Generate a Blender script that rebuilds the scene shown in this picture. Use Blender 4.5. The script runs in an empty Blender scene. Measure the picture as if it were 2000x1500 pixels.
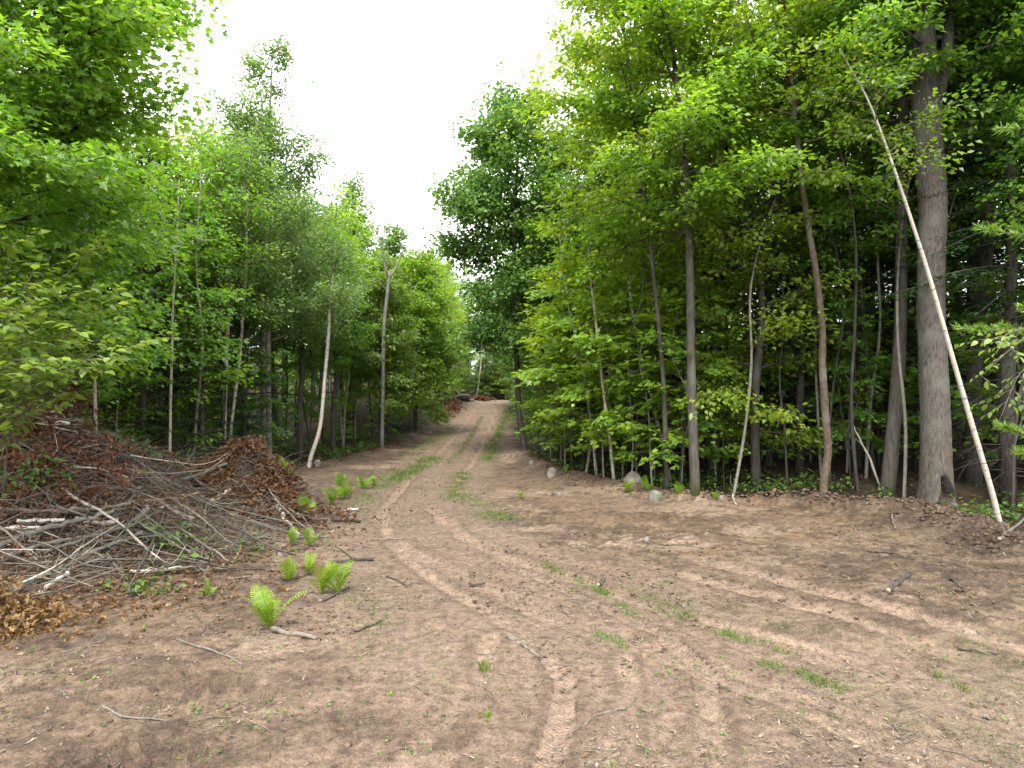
import bpy, math, random
import numpy as np

# ------------------------------------------------------------------ scene, camera, sky, sun
scene = bpy.context.scene
COL = scene.collection
CAM_H = 2.8
F_PX = 1351.0                      # focal length in pixels of the 2000 x 1500 photograph

cam_data = bpy.data.cameras.new('camera')
cam_data.sensor_width = 36.0
cam_data.lens = 36.0 * F_PX / 2000.0
cam_data.clip_end = 2000.0
cam = bpy.data.objects.new('camera', cam_data)
cam.location = (0, 0, CAM_H)
cam.rotation_euler = (math.radians(90), 0, 0)
COL.objects.link(cam)
scene.camera = cam

SUN_EL, SUN_AZ = math.radians(60), math.radians(186)     # behind the camera
world = bpy.data.worlds.new('World')
scene.world = world
world.use_nodes = True
wt = world.node_tree
wt.nodes.clear()
w_out = wt.nodes.new('ShaderNodeOutputWorld')
w_bg = wt.nodes.new('ShaderNodeBackground')
w_sky = wt.nodes.new('ShaderNodeTexSky')
w_sky.sky_type = 'NISHITA'
w_sky.sun_disc = False
w_sky.sun_elevation = SUN_EL
w_sky.sun_rotation = SUN_AZ
w_sky.air_density = 1.0
w_sky.dust_density = 3.0
w_hsv = wt.nodes.new('ShaderNodeHueSaturation')           # cloud deck: nearly colourless
w_hsv.inputs['Saturation'].default_value = 0.10
w_mix = wt.nodes.new('ShaderNodeMix')
w_mix.data_type = 'RGBA'
w_mix.inputs[0].default_value = 0.75
w_mix.inputs[7].default_value = (9.8, 10.0, 10.2, 1)
wt.links.new(w_sky.outputs[0], w_hsv.inputs['Color'])
wt.links.new(w_hsv.outputs[0], w_mix.inputs[6])
wt.links.new(w_mix.outputs[2], w_bg.inputs[0])
w_bg.inputs[1].default_value = 0.13
wt.links.new(w_bg.outputs[0], w_out.inputs[0])

sun_data = bpy.data.lights.new('sun', 'SUN')
sun_data.energy = 1.5
sun_data.angle = math.radians(14)
sun_data.color = (1.0, 0.95, 0.86)
sun = bpy.data.objects.new('sun', sun_data)
sun.rotation_euler = (math.radians(90) - SUN_EL, 0, math.radians(180) - SUN_AZ)
COL.objects.link(sun)

scene.view_settings.view_transform = 'Standard'
scene.view_settings.look = 'None'
scene.view_settings.exposure = 2.2
scene.view_settings.gamma = 1.0
scene.view_settings.use_curve_mapping = False
scene.render.engine = 'CYCLES'
scene.cycles.max_bounces = 7
scene.cycles.diffuse_bounces = 4
scene.cycles.glossy_bounces = 1
scene.cycles.transmission_bounces = 4
scene.cycles.transparent_max_bounces = 4
scene.cycles.caustics_reflective = False
scene.cycles.caustics_refractive = False
scene.cycles.use_denoising = True

RNG = np.random.default_rng(11)

# ------------------------------------------------------------------ noise and height of the land
def _hash(ix, iy, seed):
    h = (ix.astype(np.int64) * 374761393 + iy.astype(np.int64) * 668265263 + seed * 974634777) & 0x7fffffff
    h = ((h ^ (h >> 13)) * 1274126177) & 0x7fffffff
    return ((h ^ (h >> 16)) & 0xffff) / 65535.0

def vnoise(x, y, seed=0):
    x = np.asarray(x, float); y = np.asarray(y, float)
    ix = np.floor(x); iy = np.floor(y)
    fx = x - ix; fy = y - iy
    fx = fx * fx * (3 - 2 * fx); fy = fy * fy * (3 - 2 * fy)
    a = _hash(ix, iy, seed); b = _hash(ix + 1, iy, seed)
    c = _hash(ix, iy + 1, seed); d = _hash(ix + 1, iy + 1, seed)
    return (a + (b - a) * fx) * (1 - fy) + (c + (d - c) * fx) * fy

def fbm(x, y, seed=0, octaves=4, gain=0.5):
    s = 0; a = 1.0; tot = 0
    for o in range(octaves):
        s = s + a * vnoise(x * 2 ** o + 17.3 * o, y * 2 ** o - 9.1 * o, seed + o)
        tot += a; a *= gain
    return s / tot

def sstep(a, b, x):
    t = np.clip((np.asarray(x, float) - a) / (b - a), 0, 1)
    return t * t * (3 - 2 * t)

def lin(x, xs, ys):
    return np.interp(x, xs, ys)

def right_edge(y):
    return lin(y, [0, 6, 9.4, 12.2, 13.5, 15.1, 16.1, 16.8, 17.6, 19.4, 21.6, 27, 40, 56, 72, 76],
               [9, 9, 9, 9, 9.4, 9.2, 7.4, 4.9, 4.0, 3.0, 1.6, .7, .3, -.2, 0.6, 0.6])

def left_edge(y):
    return lin(y, [0, 6, 9, 12, 15, 17, 20, 23, 27, 33, 45, 56, 72, 76],
               [-9, -9, -9, -9, -8.8, -8, -6.9, -7.0, -6.0, -5.2, -4.8, -4.7, -6.0, -6.0])

def road_x(y):
    return lin(y, [3, 5, 5.8, 7.6, 9.3, 10.8, 13, 15, 20, 25, 42, 56, 72, 90], [2.4, 2.2, 1.9, 1.0, .1, -.7, -1.7, -2.2, -2.25, -2.1, -2.1, -2.1, -2.3, -2.6])

PILE = [(-8.5, 12.2, 2.35, 1.7, 1.95), (-6.6, 11.6, 1.2, 1.3, 0.70), (-5.6, 13.9, 1.15, 0.95, 1.25), (-4.9, 14.4, .8, .8, .35),
        (-7.2, 10.0, 1.7, 1.2, 0.62), (-5.2, 11.2, 1.2, 1.2, 0.30), (-9.5, 9.5, 1.6, 1.6, 0.9), (-6.5, 7.7, .75, .75, 0.35), (-9.9, 11.2, 1.5, 1.3, .7)]
PILE_FAR = [(-4.6, 69.5, 1.5, 1.2, .35)]

def pile_h(x, y):
    x = np.asarray(x, float); y = np.asarray(y, float)
    s = 0
    for cx, cy, sx, sy, h in PILE + PILE_FAR:
        s = s + h * np.exp(-((x - cx) / sx) ** 2 - ((y - cy) / sy) ** 2)
    return np.maximum(s * (.72 + .56 * fbm(x * 1.5, y * 1.5, 15, 3)) - 0.07, 0)

def base_h(x, y):
    x = np.asarray(x, float); y = np.asarray(y, float)
    z = 1.05 * sstep(26, 70, y) + 3.0 * sstep(78, 120, y)
    le = left_edge(y); re = right_edge(y)
    # bank to the left of the far road, woodland floor rising gently near both edges
    z = z + 0.9 * sstep(0.9, -1.2, x - le) * sstep(28, 46, y) * (1 - sstep(90, 110, y))
    z = z + 0.35 * sstep(0.0, 6.0, x - re) * sstep(8, 14, y)
    z = z + 0.30 * sstep(0.0, 6.0, le - x) * sstep(8, 14, y)
    z = z + 6.0 * sstep(8, 26, x - re) * sstep(6, 14, y) + 4.5 * sstep(9, 24, le - x) * sstep(6, 14, y)  # steeper rise deeper in, added to block light from the horizon
    # spoil pushed up along the right wood edge
    lump = 0.35 + 0.9 * fbm(x * 0.9, y * 0.9, 5, 3)
    z = z + 0.30 * lump * np.exp(-((x - re + 0.35) / 0.55) ** 2) * sstep(10, 13, y) * (1 - sstep(26, 34, y))
    z = z + 0.14 * lump * np.exp(-((x - le - 0.2) / 0.5) ** 2) * sstep(16, 19, y)
    z = z + 0.25 * (fbm(x * 0.22, y * 0.22, 9, 3) - 0.5) * sstep(7, 16, np.abs(x - road_x(y)) * 3)
    return z

def surf_h(x, y):
    return base_h(x, y) + pile_h(x, y)

def ray(u, v):
    return np.array([(u - 1000.0) / F_PX, 1.0, (750.0 - v) / F_PX])

def hit(u, v, lift=0.0):
    d = ray(u, v)
    t = np.concatenate([np.arange(2, 30, 0.02), np.arange(30, 140, 0.1)])
    x = d[0] * t; y = d[1] * t; z = CAM_H + d[2] * t
    below = z <= surf_h(x, y)
    i = int(np.argmax(below)) if below.any() else len(t) - 1
    return np.array([x[i], y[i], z[i] + lift])

def at_depth(u, v, y):
    d = ray(u, v)
    return np.array([d[0] * y, y, CAM_H + d[2] * y])

def gz(x, y):
    return float(surf_h(x, y))

# wheel ruts, given where they run on the flat foreground
def flat(pts):
    out = []
    for u, v in pts:
        y = CAM_H * F_PX / (v - 750.0)
        out.append(((u - 1000.0) / F_PX * y, y))
    return out

FARL = [(-3.0, 72), (-2.95, 56), (-2.9, 42), (-2.95, 27), (-3.0, 20)]
FARR = [(-1.35, 72), (-1.3, 56), (-1.3, 42), (-1.35, 27), (-1.5, 20)]
RUTS = [
    (FARL + flat([(745, 1000), (762, 1060), (830, 1120), (960, 1200), (1060, 1262), (1105, 1330), (1095, 1420), (1070, 1500), (1050, 1600)]), 0.12, .022),
    (FARR + flat([(870, 1000), (900, 1050), (990, 1100), (1150, 1175), (1290, 1240), (1375, 1310), (1392, 1400), (1390, 1500), (1380, 1600)]), 0.12, .022),
    (flat([(840, 985), (880, 1035), (985, 1085), (1150, 1140), (1330, 1205), (1560, 1275), (1800, 1350), (2000, 1420), (2200, 1500)]), 0.17, .045),
    (flat([(735, 1010), (790, 1070), (920, 1135), (1100, 1205), (1250, 1255), (1400, 1305), (1600, 1385), (1800, 1470), (1900, 1530)]), 0.17, .045),
    (flat([(960, 1240), (945, 1300), (900, 1370), (830, 1450), (760, 1540)]), 0.11, .018),
    (flat([(1220, 1290), (1235, 1360), (1215, 1440), (1190, 1540)]), 0.11, .016),
    (flat([(1350, 1090), (1500, 1130), (1700, 1180), (2000, 1270)]), 0.20, .030),
    (flat([(1120, 1060), (1330, 1120), (1600, 1190), (2000, 1330)]), 0.18, .028),
    (flat([(860, 1015), (960, 1075), (1120, 1130), (1320, 1195), (1560, 1260), (1800, 1325), (2000, 1385), (2200, 1450)]), 0.09, .020),
    (flat([(1000, 1180), (1150, 1240), (1330, 1300), (1520, 1370), (1700, 1450), (1850, 1540)]), 0.10, .020),
]
HEAPS = [(375, 1335, .30, .10), (420, 1350, .25, .08), (330, 1315, .22, .06), (300, 1430, .30, .07), (190, 1490, .35, .08), (120, 1250, .4, .06), (330, 1480, .3, .07), (110, 1380, .3, .05), (560, 1175, .3, .06),
         (470, 1190, .35, .06), (640, 1330, .3, .05), (860, 1440, .3, .05), (700, 1420, .35, .05), (1500, 1170, .3, .05), (1560, 1235, .35, .06), (1700, 1230, .4, .06), (1850, 1210, .4, .07), (1640, 1120, .35, .06),
         (1900, 1130, .45, .08), (1760, 1100, .35, .07), (1230, 1010, .6, .12), (1330, 1015, .5, .10), (1480, 1020, .5, .10), (1380, 1050, .4, .06), (1420, 1190, .25, .06), (600, 1290, .25, .05), (250, 1330, .2, .05)]
GRASS = [  # strips of young grass along the ruts: points, half width, blades per metre
    (flat([(1165, 1150), (1250, 1205)]), .07, 420), (flat([(1060, 1100), (1165, 1150)]), .08, 130),
    (flat([(1330, 1200), (1440, 1250), (1530, 1275)]), .10, 320), (flat([(1490, 1298), (1570, 1320), (1640, 1350)]), .07, 420),
    (flat([(1240, 1150), (1340, 1195)]), .16, 190), (flat([(1165, 1238), (1225, 1272)]), .06, 200),
    (flat([(880, 952), (935, 985), (970, 1015)]), .25, 200), (flat([(905, 925), (885, 975)]), .14, 260),
    ([(-.9, 25), (-.75, 34), (-.5, 44), (-.4, 54)], .20, 230), ([(-2.15, 24), (-2.1, 34), (-2.1, 48)], .10, 60),
    (flat([(735, 955), (820, 910), (850, 893)]), .28, 300), ([(-3.9, 27), (-3.7, 34), (-3.6, 40)], .30, 150),
    (flat([(1780, 1400), (1980, 1455)]), .30, 170), (flat([(1650, 1330), (1850, 1390)]), .22, 120),
    (flat([(1900, 1250), (1930, 1380)]), .30, 130), (flat([(1450, 1200), (1700, 1260)]), .25, 110), (flat([(1400, 1390), (1700, 1420)]), .18, 60),
    (flat([(950, 1000), (1000, 1015)]), .2, 200), ([(-3.4, 15.5), (-3.9, 19)], .3, 160), (flat([(1250, 1440), (1420, 1490)]), .2, 60),
    (flat([(700, 1150), (760, 1250), (700, 1300)]), .25, 70), (flat([(860, 1330), (830, 1260)]), .3, 70),
]

def poly_dist(x, y, pts, want_s=False):
    best = np.full(x.shape, 1e9); s_at = np.zeros(x.shape); d_at = np.zeros(x.shape)
    acc = 0.0
    for (x0, y0), (x1, y1) in zip(pts[:-1], pts[1:]):
        dx, dy = x1 - x0, y1 - y0
        L = math.hypot(dx, dy)
        t = np.clip(((x - x0) * dx + (y - y0) * dy) / (L * L), 0, 1)
        px = x - (x0 + t * dx); py = y - (y0 + t * dy)
        d = np.hypot(px, py)
        m = d < best
        best = np.where(m, d, best)
        if want_s:
            s_at = np.where(m, acc + t * L, s_at)
            d_at = np.where(m, (px * dy - py * dx) / L, d_at)
        acc += L
    return (best, s_at, d_at) if want_s else best

# ------------------------------------------------------------------ mesh helpers
def make_mesh(name, V, faces, smooth=False, attrs=None, colors=None):
    V = np.asarray(V, np.float32)
    if not isinstance(faces, list):
        faces = [faces]
    faces = [np.asarray(f, np.int32) for f in faces if len(f)]
    me = bpy.data.meshes.new(name)
    me.vertices.add(len(V))
    me.vertices.foreach_set('co', V.ravel())
    loops = np.concatenate([f.ravel() for f in faces])
    tot = np.concatenate([np.full(len(f), f.shape[1], np.int32) for f in faces])
    start = np.concatenate([[0], np.cumsum(tot)[:-1]]).astype(np.int32)
    me.loops.add(len(loops))
    me.loops.foreach_set('vertex_index', loops)
    me.polygons.add(len(tot))
    me.polygons.foreach_set('loop_start', start)
    me.polygons.foreach_set('loop_total', tot)
    if smooth:
        me.polygons.foreach_set('use_smooth', np.ones(len(tot), bool))
    for k, a in (attrs or {}).items():
        at = me.attributes.new(k, 'FLOAT', 'POINT')
        at.data.foreach_set('value', np.asarray(a, np.float32))
    for k, c in (colors or {}).items():
        at = me.attributes.new(k, 'FLOAT_COLOR', 'POINT')
        c4 = np.ones((len(V), 4), np.float32); c4[:, :3] = c
        at.data.foreach_set('color', c4.ravel())
    me.update(calc_edges=True)
    return me

def obj(name, me, mat, parent=None, loc=None):
    o = bpy.data.objects.new(name, me)
    COL.objects.link(o)
    if me is not None and mat is not None and not me.materials:
        me.materials.append(mat)
    if parent is not None:
        o.parent = parent
    if loc is not None:
        o.location = loc
    return o

def tag(o, label=None, cat=None, group=None, kind=None):
    if label: o['label'] = label
    if cat: o['category'] = cat
    if group: o['group'] = group
    if kind: o['kind'] = kind
    return o

def empty(name, loc, label, cat, group=None):
    o = bpy.data.objects.new(name, None)
    o.empty_display_size = 0.2
    o.location = loc
    COL.objects.link(o)
    return tag(o, label, cat, group)

class Wood:
    """collects tapered tubes"""
    def __init__(self):
        self.V = []; self.Q = []; self.T = []; self.L = []; self.n = 0
    def tube(self, pts, rad, sides=6, rough=0.0, rng=None):
        P = np.asarray(pts, float); k = len(P)
        R = np.broadcast_to(np.asarray(rad, float), (k,)).copy()
        T = np.gradient(P, axis=0)
        T /= np.linalg.norm(T, axis=1)[:, None] + 1e-9
        m = T.mean(0)
        ref = np.array([1.0, 0, 0]) if abs(m[0]) < 0.6 * np.linalg.norm(m) else np.array([0, 0, 1.0])
        U = np.cross(T, ref); U /= np.linalg.norm(U, axis=1)[:, None] + 1e-9
        W = np.cross(T, U)
        a = np.arange(sides) * 2 * math.pi / sides
        rr = R[:, None] * np.ones(sides)[None]
        if rough and rng is not None:
            rr = rr * (1 + rough * (rng.random((k, sides)) - 0.5) * 2)
        ring = P[:, None, :] + rr[..., None] * (np.cos(a)[None, :, None] * U[:, None, :] + np.sin(a)[None, :, None] * W[:, None, :])
        seg = np.concatenate([[0], np.cumsum(np.linalg.norm(np.diff(P, axis=0), axis=1))])
        b = self.n
        i = np.arange(k - 1)[:, None] * sides; j = np.arange(sides)[None]; j2 = (j + 1) % sides
        q = np.stack([b + i + j, b + i + j2, b + i + sides + j2, b + i + sides + j], -1).reshape(-1, 4)
        self.V.append(ring.reshape(-1, 3)); self.Q.append(q)
        self.L.append(np.repeat(seg, sides))
        c0 = b + k * sides
        self.V.append(P[[0, -1]]); self.L.append(seg[[0, -1]])
        jj = np.arange(sides); jn = (jj + 1) % sides
        self.T.append(np.stack([np.full(sides, c0), b + jn, b + jj], -1))
        self.T.append(np.stack([np.full(sides, c0 + 1), b + (k - 1) * sides + jj, b + (k - 1) * sides + jn], -1))
        self.n += k * sides + 2
    def mesh(self, name, smooth=True):
        return make_mesh(name, np.concatenate(self.V), [np.concatenate(self.Q), np.concatenate(self.T)], smooth, {'len': np.concatenate(self.L)})

def smooth_line(pts, n):
    """Catmull-Rom through the points"""
    P = np.asarray(pts, float)
    Q = np.vstack([2 * P[0] - P[1], P, 2 * P[-1] - P[-2]])
    t = np.linspace(0, len(P) - 1 - 1e-6, n)
    i = t.astype(int); f = (t - i)[:, None]
    p0, p1, p2, p3 = Q[i], Q[i + 1], Q[i + 2], Q[i + 3]
    return 0.5 * (2 * p1 + (p2 - p0) * f + (2 * p0 - 5 * p1 + 4 * p2 - p3) * f ** 2 + (3 * p1 - p0 - 3 * p2 + p3) * f ** 3)

# leaf outlines: along, across, up ; triangles
LEAF = {
    'diamond': (np.array([[0, 0, 0], [.42, .34, .07], [1, 0, -.10], [.42, -.34, .07]]), np.array([[0, 2, 1], [0, 3, 2]])),
    'oval': (np.array([[0, 0, 0], [.28, .30, .06], [.68, .27, .03], [1.05, 0, -.14], [.68, -.27, .03], [.28, -.30, .06], [.5, 0, 0]]),
             np.array([[0, 6, 1], [6, 2, 1], [6, 3, 2], [0, 5, 6], [6, 5, 4], [6, 4, 3]])),
    'maple': (np.array([[0, 0, 0], [.08, .42, .05], [.34, .24, .05], [.55, .52, .02], [.66, .17, .03], [1.05, 0, -.10],
                        [.66, -.17, .03], [.55, -.52, .02], [.34, -.24, .05], [.08, -.42, .05]]),
              np.array([[0, 2, 1], [0, 4, 2], [2, 4, 3], [0, 5, 4], [0, 6, 5], [0, 8, 6], [8, 7, 6], [0, 9, 8]])),
    'crumple': (np.array([[0, 0, 0], [.34, .02, -.06], [.70, -.02, -.02], [1.0, .03, .16], [.20, .20, .12], [.40, .09, .05], [.56, .30, .22], [.78, .12, .10],
                           [.22, -.17, .16], [.42, -.10, .02], [.60, -.27, .10], [.80, -.10, .14]]),
                np.array([[0, 1, 4], [4, 1, 5], [1, 2, 5], [5, 2, 6], [6, 2, 7], [2, 3, 7], [0, 8, 1], [8, 9, 1], [1, 9, 2], [9, 10, 2], [10, 11, 2], [2, 11, 3]])),
    'blade': (np.array([[0, .045, 0], [.5, .04, .08], [1, 0, -.05], [.5, -.04, .08], [0, -.045, 0]]), np.array([[0, 4, 3], [0, 3, 1], [1, 3, 2]])),
    'needle': (np.array([[0, .028, 0], [.55, .042, .01], [1, 0, 0], [.55, -.042, .01], [0, -.028, 0]]), np.array([[0, 4, 3], [0, 3, 1], [1, 3, 2]])),
    'frond': (np.array([[0, 0, 0], [.35, .17, .02], [1, 0, -.08], [.35, -.17, .02]]), np.array([[0, 2, 1], [0, 3, 2]])),
    'curl': (np.array([[0, 0, 0], [.35, .36, .22], [.75, .25, .30], [1, 0, .10], [.75, -.25, .30], [.35, -.36, .22], [.5, 0, 0]]),
             np.array([[0, 6, 1], [6, 2, 1], [6, 3, 2], [0, 5, 6], [6, 5, 4], [6, 4, 3]])),
}

def leaf_mesh(name, pos, dirs, nrm, size, kind, rnd):
    T, F = LEAF[kind]
    d = dirs / (np.linalg.norm(dirs, axis=1)[:, None] + 1e-9)
    s = np.cross(nrm, d); s /= np.linalg.norm(s, axis=1)[:, None] + 1e-9
    n = np.cross(d, s)
    V = pos[:, None, :] + size[:, None, None] * (T[None, :, 0:1] * d[:, None] + T[None, :, 1:2] * s[:, None] + T[None, :, 2:3] * n[:, None])
    N = len(pos); m = len(T)
    Fa = (F[None] + (np.arange(N) * m)[:, None, None]).reshape(-1, 3)
    return make_mesh(name, V.reshape(-1, 3), Fa, False, {'rnd': np.repeat(rnd, m)})

# ------------------------------------------------------------------ materials
def new_mat(name):
    m = bpy.data.materials.new(name)
    m.use_nodes = True
    nt = m.node_tree
    nt.nodes.clear()
    out = nt.nodes.new('ShaderNodeOutputMaterial')
    return m, nt, out

def N(nt, kind, **kw):
    n = nt.nodes.new(kind)
    for k, v in kw.items():
        setattr(n, k, v)
    return n

def mixc(nt, fac, a, b, blend='MIX'):
    n = N(nt, 'ShaderNodeMix', data_type='RGBA', blend_type=blend)
    for sock, val in ((n.inputs[0], fac), (n.inputs[6], a), (n.inputs[7], b)):
        if isinstance(val, bpy.types.NodeSocket):
            nt.links.new(val, sock)
        elif isinstance(val, tuple):
            sock.default_value = val + (1,) if len(val) == 3 else val
        else:
            sock.default_value = val
    return n.outputs[2]

def ramp(nt, fac, stops):
    r = N(nt, 'ShaderNodeValToRGB')
    e = r.color_ramp.elements
    while len(e) < len(stops):
        e.new(0.5)
    for el, (p, c) in zip(e, stops):
        el.position = p
        el.color = (c + (1,)) if isinstance(c, tuple) else (c, c, c, 1)
    nt.links.new(fac, r.inputs[0])
    return r.outputs[0]

def noise(nt, vec, scale, detail=3, rough=0.55):
    n = N(nt, 'ShaderNodeTexNoise')
    n.inputs['Scale'].default_value = scale
    n.inputs['Detail'].default_value = detail
    n.inputs['Roughness'].default_value = rough
    if vec is not None:
        nt.links.new(vec, n.inputs['Vector'])
    return n.outputs['Fac']

def mapping(nt, vec, scale):
    m = N(nt, 'ShaderNodeMapping')
    m.inputs['Scale'].default_value = scale
    nt.links.new(vec, m.inputs['Vector'])
    return m.outputs[0]

def leaf_mat(name, c0, c1, trans, tfac=0.42, rough=0.5, spec=0.35, var=0.25, third=None):
    m, nt, out = new_mat(name)
    at = N(nt, 'ShaderNodeAttribute', attribute_name='rnd')
    info = N(nt, 'ShaderNodeObjectInfo')
    stops = [(0.0, c0), (1.0, c1)] if third is None else [(0.0, c0), (0.93, c1), (1.0, third)]
    col = ramp(nt, at.outputs['Fac'], stops)
    hs = N(nt, 'ShaderNodeHueSaturation')
    mr = N(nt, 'ShaderNodeMapRange')
    mr.inputs[3].default_value = 1 - var; mr.inputs[4].default_value = 1 + var
    nt.links.new(info.outputs['Random'], mr.inputs[0])
    nt.links.new(mr.outputs[0], hs.inputs['Value'])
    mr2 = N(nt, 'ShaderNodeMapRange')
    mr2.inputs[3].default_value = 0.485; mr2.inputs[4].default_value = 0.515
    add = N(nt, 'ShaderNodeMath', operation='FRACT')
    mul = N(nt, 'ShaderNodeMath', operation='MULTIPLY'); mul.inputs[1].default_value = 7.31
    nt.links.new(info.outputs['Random'], mul.inputs[0]); nt.links.new(mul.outputs[0], add.inputs[0])
    nt.links.new(add.outputs[0], mr2.inputs[0]); nt.links.new(mr2.outputs[0], hs.inputs['Hue'])
    nt.links.new(col, hs.inputs['Color'])
    p = N(nt, 'ShaderNodeBsdfPrincipled')
    p.inputs['Roughness'].default_value = rough
    p.inputs['Specular IOR Level'].default_value = spec
    nt.links.new(hs.outputs[0], p.inputs['Base Color'])
    t = N(nt, 'ShaderNodeBsdfTranslucent')
    tc = mixc(nt, 1.0, hs.outputs[0], trans, 'MULTIPLY')
    nt.links.new(tc, t.inputs['Color'])
    mx = N(nt, 'ShaderNodeMixShader'); mx.inputs[0].default_value = tfac
    nt.links.new(p.outputs[0], mx.inputs[1]); nt.links.new(t.outputs[0], mx.inputs[2])
    nt.links.new(mx.outputs[0], out.inputs[0])
    return m

def bark_mat(name, c0, c1, scale=(9, 9, 1.6), bump=0.6, lichen=None, moss=None):
    m, nt, out = new_mat(name)
    tc = N(nt, 'ShaderNodeTexCoord')
    v = mapping(nt, tc.outputs['Object'], scale)
    n1 = noise(nt, v, 2.2, 5, 0.65)
    n2 = noise(nt, tc.outputs['Object'], 1.3, 3)
    col = ramp(nt, n1, [(0.32, c0), (0.68, c1)])
    if lichen:
        col = mixc(nt, ramp(nt, n2, [(0.52, 0.0), (0.66, 0.75)]), col, lichen)
    if moss:
        sep = N(nt, 'ShaderNodeSeparateXYZ'); nt.links.new(tc.outputs['Object'], sep.inputs[0])
        low = N(nt, 'ShaderNodeMapRange'); low.inputs[1].default_value = 0.9; low.inputs[2].default_value = 0.1
        nt.links.new(sep.outputs[2], low.inputs[0])
        mm = N(nt, 'ShaderNodeMath', operation='MULTIPLY'); nt.links.new(low.outputs[0], mm.inputs[0])
        nt.links.new(ramp(nt, n2, [(0.35, 0.0), (0.6, 1.0)]), mm.inputs[1])
        col = mixc(nt, mm.outputs[0], col, moss)
    p = N(nt, 'ShaderNodeBsdfPrincipled')
    p.inputs['Roughness'].default_value = 0.9
    p.inputs['Specular IOR Level'].default_value = 0.2
    nt.links.new(col, p.inputs['Base Color'])
    b = N(nt, 'ShaderNodeBump'); b.inputs['Strength'].default_value = bump; b.inputs['Distance'].default_value = 0.03
    nt.links.new(n1, b.inputs['Height']); nt.links.new(b.outputs[0], p.inputs['Normal'])
    nt.links.new(p.outputs[0], out.inputs[0])
    return m

def birch_mat(name, white=(0.30, 0.285, 0.26), dark=(0.10, 0.08, 0.07), tan=(0.38, 0.30, 0.22), amount=0.60):
    m, nt, out = new_mat(name)
    tc = N(nt, 'ShaderNodeTexCoord')
    at = N(nt, 'ShaderNodeAttribute', attribute_name='len')
    comb = N(nt, 'ShaderNodeCombineXYZ')
    ml = N(nt, 'ShaderNodeMath', operation='MULTIPLY'); ml.inputs[1].default_value = 13.0
    nt.links.new(at.outputs['Fac'], ml.inputs[0]); nt.links.new(ml.outputs[0], comb.inputs[2])
    vm = N(nt, 'ShaderNodeVectorMath', operation='MULTIPLY_ADD')
    vm.inputs[1].default_value = (3.0, 3.0, 3.0)
    nt.links.new(tc.outputs['Object'], vm.inputs[0]); nt.links.new(comb.outputs[0], vm.inputs[2])
    n1 = noise(nt, vm.outputs[0], 1.6, 4, 0.7)
    n2 = noise(nt, tc.outputs['Object'], 2.1, 3)
    col = mixc(nt, ramp(nt, n2, [(0.42, 0.0), (0.62, 0.8)]), white, tan)
    col = mixc(nt, ramp(nt, n1, [(amount, 0.0), (amount + 0.05, 1.0)]), col, dark)
    p = N(nt, 'ShaderNodeBsdfPrincipled')
    p.inputs['Roughness'].default_value = 0.7
    nt.links.new(col, p.inputs['Base Color'])
    nt.links.new(p.outputs[0], out.inputs[0])
    return m

def plain_mat(name, c0, c1, scale=6.0, rough=0.9, bump=0.0, attr=None):
    m, nt, out = new_mat(name)
    if attr:
        f = N(nt, 'ShaderNodeAttribute', attribute_name=attr).outputs['Fac']
    else:
        tc = N(nt, 'ShaderNodeTexCoord')
        f = noise(nt, tc.outputs['Object'], scale, 4, 0.6)
    col = ramp(nt, f, [(0.0 if attr else 0.3, c0), (1.0 if attr else 0.7, c1)])
    p = N(nt, 'ShaderNodeBsdfPrincipled')
    p.inputs['Roughness'].default_value = rough
    p.inputs['Specular IOR Level'].default_value = 0.25
    nt.links.new(col, p.inputs['Base Color'])
    if bump and not attr:
        b = N(nt, 'ShaderNodeBump'); b.inputs['Strength'].default_value = bump; b.inputs['Distance'].default_value = 0.03
        nt.links.new(f, b.inputs['Height']); nt.links.new(b.outputs[0], p.inputs['Normal'])
    nt.links.new(p.outputs[0], out.inputs[0])
    return m

M = {}
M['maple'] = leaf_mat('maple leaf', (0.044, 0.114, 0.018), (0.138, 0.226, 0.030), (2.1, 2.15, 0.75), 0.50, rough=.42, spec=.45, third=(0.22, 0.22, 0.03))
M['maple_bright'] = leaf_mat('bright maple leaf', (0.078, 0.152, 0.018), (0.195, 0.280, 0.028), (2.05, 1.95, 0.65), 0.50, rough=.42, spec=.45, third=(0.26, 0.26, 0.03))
M['basswood'] = leaf_mat('basswood leaf', (0.065, 0.130, 0.022), (0.150, 0.225, 0.040), (1.9, 1.8, 0.7), 0.42, rough=0.45, spec=0.4, var=0.08)
M['aspen'] = leaf_mat('aspen leaf', (0.058, 0.118, 0.030), (0.158, 0.228, 0.066), (1.9, 2.1, 0.9), 0.42, rough=0.4, spec=0.5)
M['oak'] = leaf_mat('oak leaf', (0.044, 0.095, 0.020), (0.125, 0.195, 0.034), (1.9, 1.9, 0.9), 0.36)
M['fir'] = leaf_mat('fir needle', (0.010, 0.030, 0.010), (0.024, 0.056, 0.014), (1.3, 1.5, 0.9), 0.2, var=0.15)
M['hemlock'] = leaf_mat('hemlock needle', (0.014, 0.040, 0.010), (0.032, 0.072, 0.014), (1.4, 1.6, 0.9), 0.25, var=0.15)
M['pine'] = leaf_mat('pine needle', (0.080, 0.160, 0.018), (0.160, 0.248, 0.032), (1.5, 1.6, 0.8), 0.3, var=0.05)
M['fern'] = leaf_mat('fern frond', (0.096, 0.181, 0.011), (0.177, 0.267, 0.020), (1.6, 1.5, 0.7), 0.4, var=0.10)
M['grass'] = leaf_mat('grass blade', (0.054, 0.090, 0.014), (0.122, 0.169, 0.036), (1.5, 1.4, 0.8), 0.35, var=0.0)
M['weed'] = leaf_mat('weed leaf', (0.036, 0.079, 0.014), (0.086, 0.144, 0.025), (1.6, 1.5, 0.8), 0.35, var=0.1)
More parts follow.
